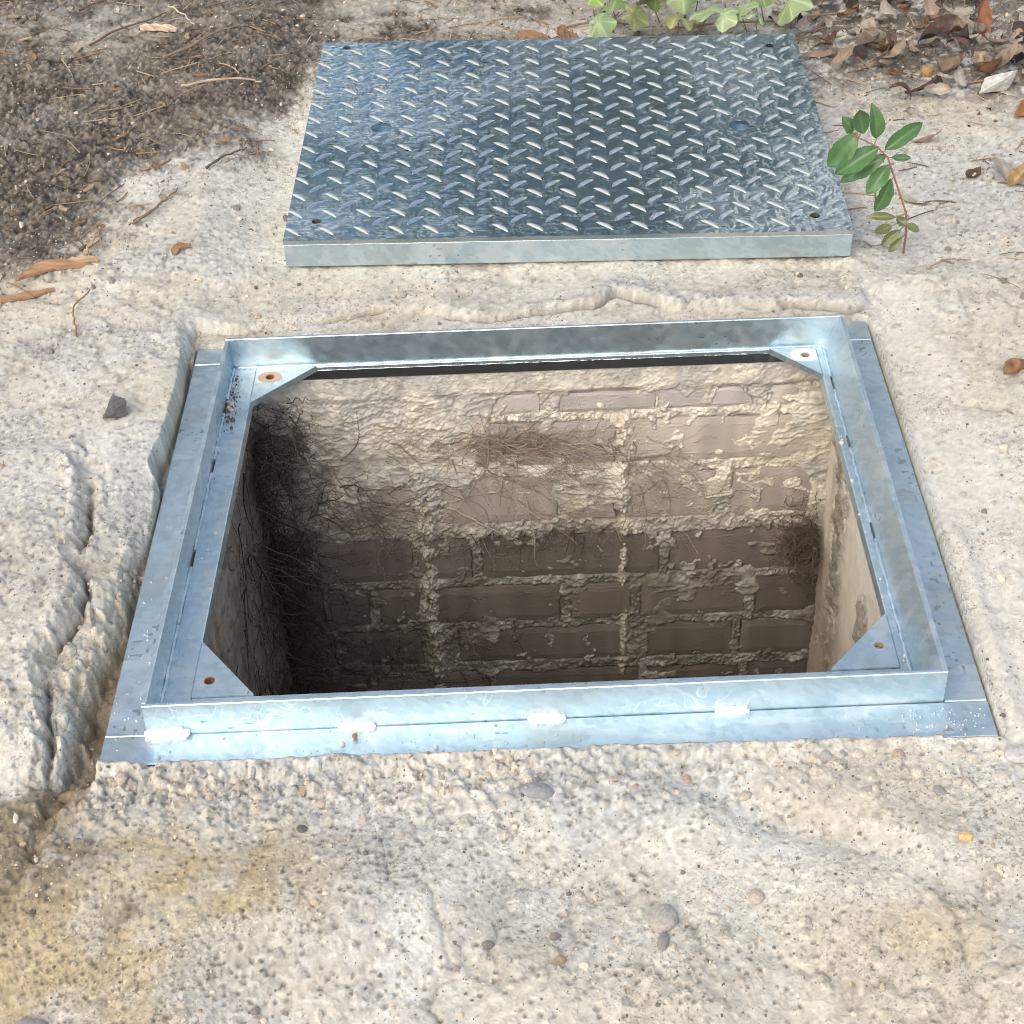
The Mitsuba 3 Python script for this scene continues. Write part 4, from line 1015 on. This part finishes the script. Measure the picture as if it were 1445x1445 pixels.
dry_leaf('crumpled rusty leaf on the sand at the right edge', 0.528, 0.205, 0.030, 0.020, 0.4, (0.272, 0.144, 0.080), 10, 1.8)
dry_leaf('pale curled leaf lying right of the sapling stem', 0.495, 0.60, 0.050, 0.018, -0.6, (0.50, 0.44, 0.36), 11, 1.3)
dry_leaf('grey bleached leaf nearest the sapling base', 0.425, 0.50, 0.030, 0.016, 0.1, (0.60, 0.57, 0.52), 12, 0.7)
dry_leaf('brown twisted leaf below the small concrete crumbs', 0.585, 0.665, 0.040, 0.016, 0.9, BRN, 13, 1.6)
pal = [TAN, ORG, BRN, GRY, DRK, (0.19, 0.135, 0.105), (0.42, 0.375, 0.32), DRK, TAN]
names_ = ['tan', 'orange brown', 'brown', 'pale grey', 'dark', 'mid brown', 'bleached', 'blackish', 'light tan']


def litter_spot(x, y):
    if x < 0.44: return 'under the ivy behind the cover'
    if y < 0.80: return 'on the bare soil right of the sapling' if x < 0.60 else 'at the right edge beside the sapling'
    if math.hypot(x - 0.676, y - 0.905) < 0.11: return 'beside the pale concrete lump'
    if y < 0.97: return 'at the near rim of the litter' if x < 0.62 else 'right of the concrete lump'
    if x < 0.56: return 'in the litter nearest the cover'
    if x < 0.70: return 'in the middle of the litter' + (' far back' if y > 1.15 else '')
    return 'in the top right corner' + (' far back' if y > 1.15 else '')


cnt = 0
while cnt < 290:
    x, y = rng.uniform(0.38, 0.98), rng.uniform(0.55, 1.42)
    dens = ss(0.86, 1.08, y + 0.45 * (x - 0.55)) * ss(0.36, 0.50, x) + 0.07 * ss(0.50, 0.62, x) + (0.25 if y > 1.08 and x > 0.1 else 0)
    if rng.random() > dens: continue
    k = rng.integers(0, 9)
    L = rng.uniform(0.018, 0.058)
    wr_ = rng.uniform(0.3, 0.6)
    dry_leaf(f"{'long' if L > 0.047 else 'medium' if L > 0.032 else 'small'} {'narrow' if wr_ < 0.4 else 'broad' if wr_ > 0.5 else 'oval'} {names_[k]} dead leaf {litter_spot(x, y)}", x, y, L, L * wr_, rng.uniform(0, 6.3), np.array(pal[k]) * rng.uniform(0.8, 1.15), 100 + cnt, None, f'{names_[k]} leaves of the litter', lift=0.018)
    cnt += 1

# crumbled bits of leaf among the whole ones
items = []
k = 0
while k < 2600:
    x, y = rng.uniform(-0.05, 1.0), rng.uniform(0.40, 1.42)
    if -0.32 < x < 0.41 and y < 1.05: continue
    dens = ss(0.80, 1.02, y + 0.45 * (x - 0.55)) * ss(0.36, 0.46, x) + 0.10 * ss(0.42, 0.60, x) * ss(0.45, 0.6, y) + (0.5 if y > 1.06 else 0)
    if rng.random() > dens: continue
    n_ = 5
    L = 0.0022 * (1 + rng.pareto(2.2))
    L = min(L, 0.011)
    a_ = np.sort(rng.uniform(0, 2 * np.pi, n_))
    v_ = np.c_[np.cos(a_) * L * rng.uniform(0.5, 1.2, n_), np.sin(a_) * L * 0.6 * rng.uniform(0.5, 1.2, n_), rng.normal(0, 0.12 * L, n_)]
    v_ = np.vstack([[0, 0, 0.2 * L], v_])
    m = trimesh.Trimesh(v_, [(0, 1 + i, 1 + (i + 1) % n_) for i in range(n_)], process=False)
    place(m, x, y, ground_z(x, y)[0] + 0.0012 + 0.004 * rng.random() * (dens > 0.4), rng.uniform(0, 6.3), rng.normal(0, 0.3), rng.normal(0, 0.3))
    items.append((m, np.array(pal[rng.integers(0, 9)]) * rng.uniform(0.6, 1.2)))
    k += 1
m, c = join_col(items)
scene['leaf_crumbs'] = ply(m, 'vcol_bsdf', color=np.clip(c, 0.01, 0.9))
labels['leaf_crumbs'] = {'label': 'crumbled bits of dead leaf over the soil at the upper right', 'category': 'leaf litter', 'kind': 'stuff'}

# green sapling
sp = thing('sapling', 'young green sapling with oval leaves on a reddish stem beside the cover', 'plant')
stem = np.array([(0.459, 0.476, 0.000), (0.457, 0.466, 0.030), (0.452, 0.458, 0.065), (0.437, 0.456, 0.103), (0.422, 0.455, 0.141), (0.407, 0.453, 0.157), (0.378, 0.450, 0.174)])
tt = np.linspace(0, 1, 28)
t0 = np.linspace(0, 1, 7)
P = np.stack([np.interp(tt, t0, stem[:, k]) for k in range(3)], 1)
add('stem', ply(tube(P, np.linspace(0.0015, 0.0008, 28), 8), 'vcol_bsdf', smooth=True, color=np.tile([0.30, 0.15, 0.11], (28 * 8 + 2, 1))), sp)
LV = [((0.390, 0.174), (0.379, 0.214), 0.018, -0.3), ((0.407, 0.165), (0.399, 0.210), 0.017, 0.3), ((0.418, 0.152), (0.460, 0.190), 0.018, -0.1), ((0.384, 0.174), (0.352, 0.131), 0.024, 0.3),
      ((0.410, 0.155), (0.358, 0.126), 0.022, -0.5), ((0.420, 0.145), (0.366, 0.112), 0.018, 0.2), ((0.425, 0.132), (0.399, 0.098), 0.019, -0.2), ((0.429, 0.113), (0.414, 0.067), 0.017, 0.3),
      ((0.426, 0.141), (0.449, 0.139), 0.008, 0.5), ((0.378, 0.174), (0.366, 0.196), 0.014, 0.4), ((0.440, 0.062), (0.452, 0.052), 0.010, 0.1), ((0.440, 0.062), (0.404, 0.065), 0.009, 0.6), ((0.447, 0.045), (0.425, 0.025), 0.012, 0.5), ((0.452, 0.052), (0.470, 0.044), 0.009, 0.2), ((0.436, 0.050), (0.412, 0.046), 0.011, -0.2), ((0.450, 0.034), (0.434, 0.016), 0.009, 0.1)]
for k, ((x0, z0), (x1, z1), W, rl) in enumerate(LV):
    a, b = np.array([x0, 0.455, z0]), np.array([x1, 0.455 + 0.012 * rl - 0.006, z1])
    L = np.linalg.norm(b - a)
    m, rib, vein = leaf_mesh(L, W * 1.12, (0.4 + 0.6 * rng.random()) * (-1 if k % 2 else 1), 0.25 + 0.3 * rng.random(), 900 + k, 0.95, 0.09, 15, 9)
    m.apply_translation([-m.vertices[:, 0].min(), 0, 0])
    ex = (b - a) / L
    nrm = np.array([0.15 * rl * 3, -0.80, 0.60])
    nrm -= ex * (nrm @ ex)
    nrm /= np.linalg.norm(nrm)
    ey = np.cross(nrm, ex)
    m.vertices = a + m.vertices @ np.stack([ex, ey, nrm])
    g_ = 0.85 + 0.3 * rng.random()
    c = np.tile(np.array([0.066, 0.145, 0.052]) * g_, (len(m.vertices), 1)) * (0.8 + 0.4 * meshkit.fbm(m.vertices * 150, 3, k))[:, None]
    c[rib] = np.array([0.11, 0.19, 0.08])
    c[vein & ~rib] *= 1.12
    if k >= 10: c = c * [1.6, 0.9, 0.9]
    add('leaf', ply(m, 'leaf_bsdf', smooth=True, color=np.clip(c, 0.01, 0.9)), sp)
    p2 = np.stack([P[np.argmin(np.linalg.norm(P - a, axis=1))], a])
    add('leaf_stalk', ply(tube(np.linspace(p2[0], p2[1] + (b - a) * 0.05, 4), 0.0007, 6), 'vcol_bsdf', smooth=True, color=np.tile([0.26, 0.18, 0.10], (26, 1))), sp)

# ivy patch behind the cover
iv = thing('ivy_plant', 'pale green ivy with lobed leaves behind the cover', 'plant')


def ivy_leaf(size, seed):
    r_ = np.random.default_rng(seed)
    ang = np.linspace(-np.pi, np.pi, 41)[:-1]
    lob = 0.80 + 0.20 * np.abs(np.cos(ang * 2.5)) ** 1.5
    lob *= 1 - 0.25 * np.abs(ang / np.pi) ** 2 - 0.35 * np.exp(-((np.abs(ang) - np.pi) / 0.25) ** 2)
    ring = [np.stack([np.cos(ang), np.sin(ang)], 1) * (lob * s_)[:, None] for s_ in (0.33, 0.66, 1.0)]
    v2 = np.vstack([[[0, 0]]] + ring) * size / 2
    rr = np.linalg.norm(v2, axis=1)
    z = -0.8 * rr ** 2 / size + 0.05 * size * np.sin(v2[:, 0] / size * 9 + r_.uniform(0, 6)) + 0.05 * size * np.sin(v2[:, 1] / size * 8 + r_.uniform(0, 6))
    fs = [(0, 1 + i, 1 + (i + 1) % 40) for i in range(40)]
    for b in (0, 1):
        for i in range(40):
            p_, q_ = 1 + b * 40 + i, 1 + b * 40 + (i + 1) % 40
            fs += [(p_, p_ + 40, q_ + 40), (p_, q_ + 40, q_)]
    vein = np.zeros(121, bool)
    for b in range(3):
        for a in (-2, -1, 0, 1, 2):
            vein[1 + b * 40 + int(round((a * 2 * np.pi / 5 + np.pi) / (2 * np.pi) * 40)) % 40] = True
    return trimesh.Trimesh(np.c_[v2, z], fs, process=False), vein


IV = [(0.118, 1.085, 0.050, 0), (0.112, 1.150, 0.044, 3), (0.150, 1.135, 0.062, 1), (0.172, 1.100, 0.052, 4), (0.205, 1.135, 0.066, 1), (0.236, 1.085, 0.060, 4), (0.243, 1.135, 0.058, 0), (0.282, 1.112, 0.064, 0),
      (0.302, 1.080, 0.046, 0), (0.332, 1.108, 0.058, 0), (0.312, 1.150, 0.055, 2), (0.350, 1.076, 0.044, 0), (0.406, 1.115, 0.066, 0), (0.366, 1.145, 0.055, 1), (0.272, 1.165, 0.06, 2), (0.18, 1.17, 0.06, 2), (0.42, 1.18, 0.055, 1), (0.138, 1.18, 0.05, 3)]
icol = [(0.24, 0.31, 0.16), (0.15, 0.21, 0.08), (0.12, 0.165, 0.07), (0.28, 0.38, 0.10), (0.19, 0.20, 0.08)]
for k, (x, y, sz, ci) in enumerate(IV):
    m, vein = ivy_leaf(sz, 700 + k)
    c = np.tile(np.array(icol[ci]), (len(m.vertices), 1)) * (0.8 + 0.4 * meshkit.fbm(m.vertices * 120, 3, k))[:, None]
    c[vein] = np.clip(c[vein] * 1.5, 0, 0.7)
    place(m, x, y, 0.045 + 0.012 * (y - 1.08) / 0.05 + rng.uniform(0, 0.012), rng.uniform(0, 6.3), rng.normal(0, 0.3), 0.45 + rng.normal(0, 0.25))
    add('leaf', ply(m, 'leaf_bsdf', smooth=True, color=np.clip(c, 0.01, 0.9)), iv)
    pp = np.linspace([x + rng.normal(0, 0.01), y + 0.03, 0.004], [x, y, 0.045], 6)
    add('leaf_stalk', ply(tube(pp, 0.0009, 6), 'vcol_bsdf', smooth=True, color=np.tile([0.24, 0.22, 0.10], (38, 1))), iv)
pp = np.stack([np.linspace(0.06, 0.50, 26), 1.16 + 0.012 * np.sin(np.linspace(0, 9, 26)), 0.012 + 0.004 * np.sin(np.linspace(0, 14, 26))], 1)
add('stem', ply(tube(pp, 0.0016, 7), 'vcol_bsdf', smooth=True, color=np.tile([0.22, 0.16, 0.09], (26 * 7 + 2, 1))), iv)


# ------------------------------------------------------------------ trees beyond the litter (what the steel mirrors)
def tree(label, x, y, h, cw, seed, col):
    r_ = np.random.default_rng(seed)
    k = thing('tree', label, 'tree')
    tp = np.array([(x, y, -0.1), (x + 0.05, y, h * 0.25), (x - 0.05, y + 0.05, h * 0.5), (x, y, h * 0.9)])
    tt = np.linspace(0, 1, 14)
    P_ = np.stack([np.interp(tt, np.linspace(0, 1, 4), tp[:, q_]) for q_ in range(3)], 1)
    limbs = [tube(P_, np.linspace(0.11, 0.02, 14), 9)]
    for b in range(9):
        a, z0 = b * 2.4, h * r_.uniform(0.15, 0.75)
        limbs.append(tube(np.linspace([x, y, z0], [x + cw * 0.7 * math.cos(a), y + cw * 0.7 * math.sin(a), z0 + h * 0.2], 6), np.linspace(0.035, 0.01, 6), 6))
    lm = join(limbs)
    add('trunk', ply(lm, 'vcol_bsdf', smooth=True, color=np.tile([0.12, 0.09, 0.07], (len(lm.vertices), 1))), k)
    cl = np.c_[r_.normal(0, 0.42, 70) * cw, r_.normal(0, 0.42, 70) * cw, h * r_.uniform(0.12, 1.0, 70)] + [x, y, 0]
    n = 3600
    ce = cl[r_.integers(0, 70, n)] + r_.normal(0, 0.16, (n, 3))
    a1 = r_.normal(0, 1, (n, 3)); a1 /= np.linalg.norm(a1, axis=1, keepdims=True)
    a2 = np.cross(a1, r_.normal(0, 1, (n, 3))); a2 /= np.linalg.norm(a2, axis=1, keepdims=True)
    L, W = 0.06, 0.03
    v_ = np.stack([ce - a1 * L, ce + a2 * W, ce + a1 * L, ce - a2 * W], 1).reshape(-1, 3)
    i4 = np.arange(n)[:, None] * 4
    f_t = np.vstack([i4 + [0, 1, 2], i4 + [0, 2, 3]])
    cc = np.repeat(np.array(col) * r_.uniform(0.6, 1.4, (n, 1)), 4, 0)
    add('crown', ply((v_, f_t), 'leaf_bsdf', color=cc), k, kind='stuff')


tree('broad leafy tree standing behind the litter on the left', -1.6, 4.6, 4.4, 1.3, 1, (0.05, 0.085, 0.03))
tree('leafy tree standing straight behind the cover', 0.5, 4.9, 4.0, 1.2, 2, (0.045, 0.075, 0.03))
tree('leafy tree standing behind the litter on the right', 2.5, 4.4, 4.5, 1.3, 3, (0.055, 0.09, 0.035))
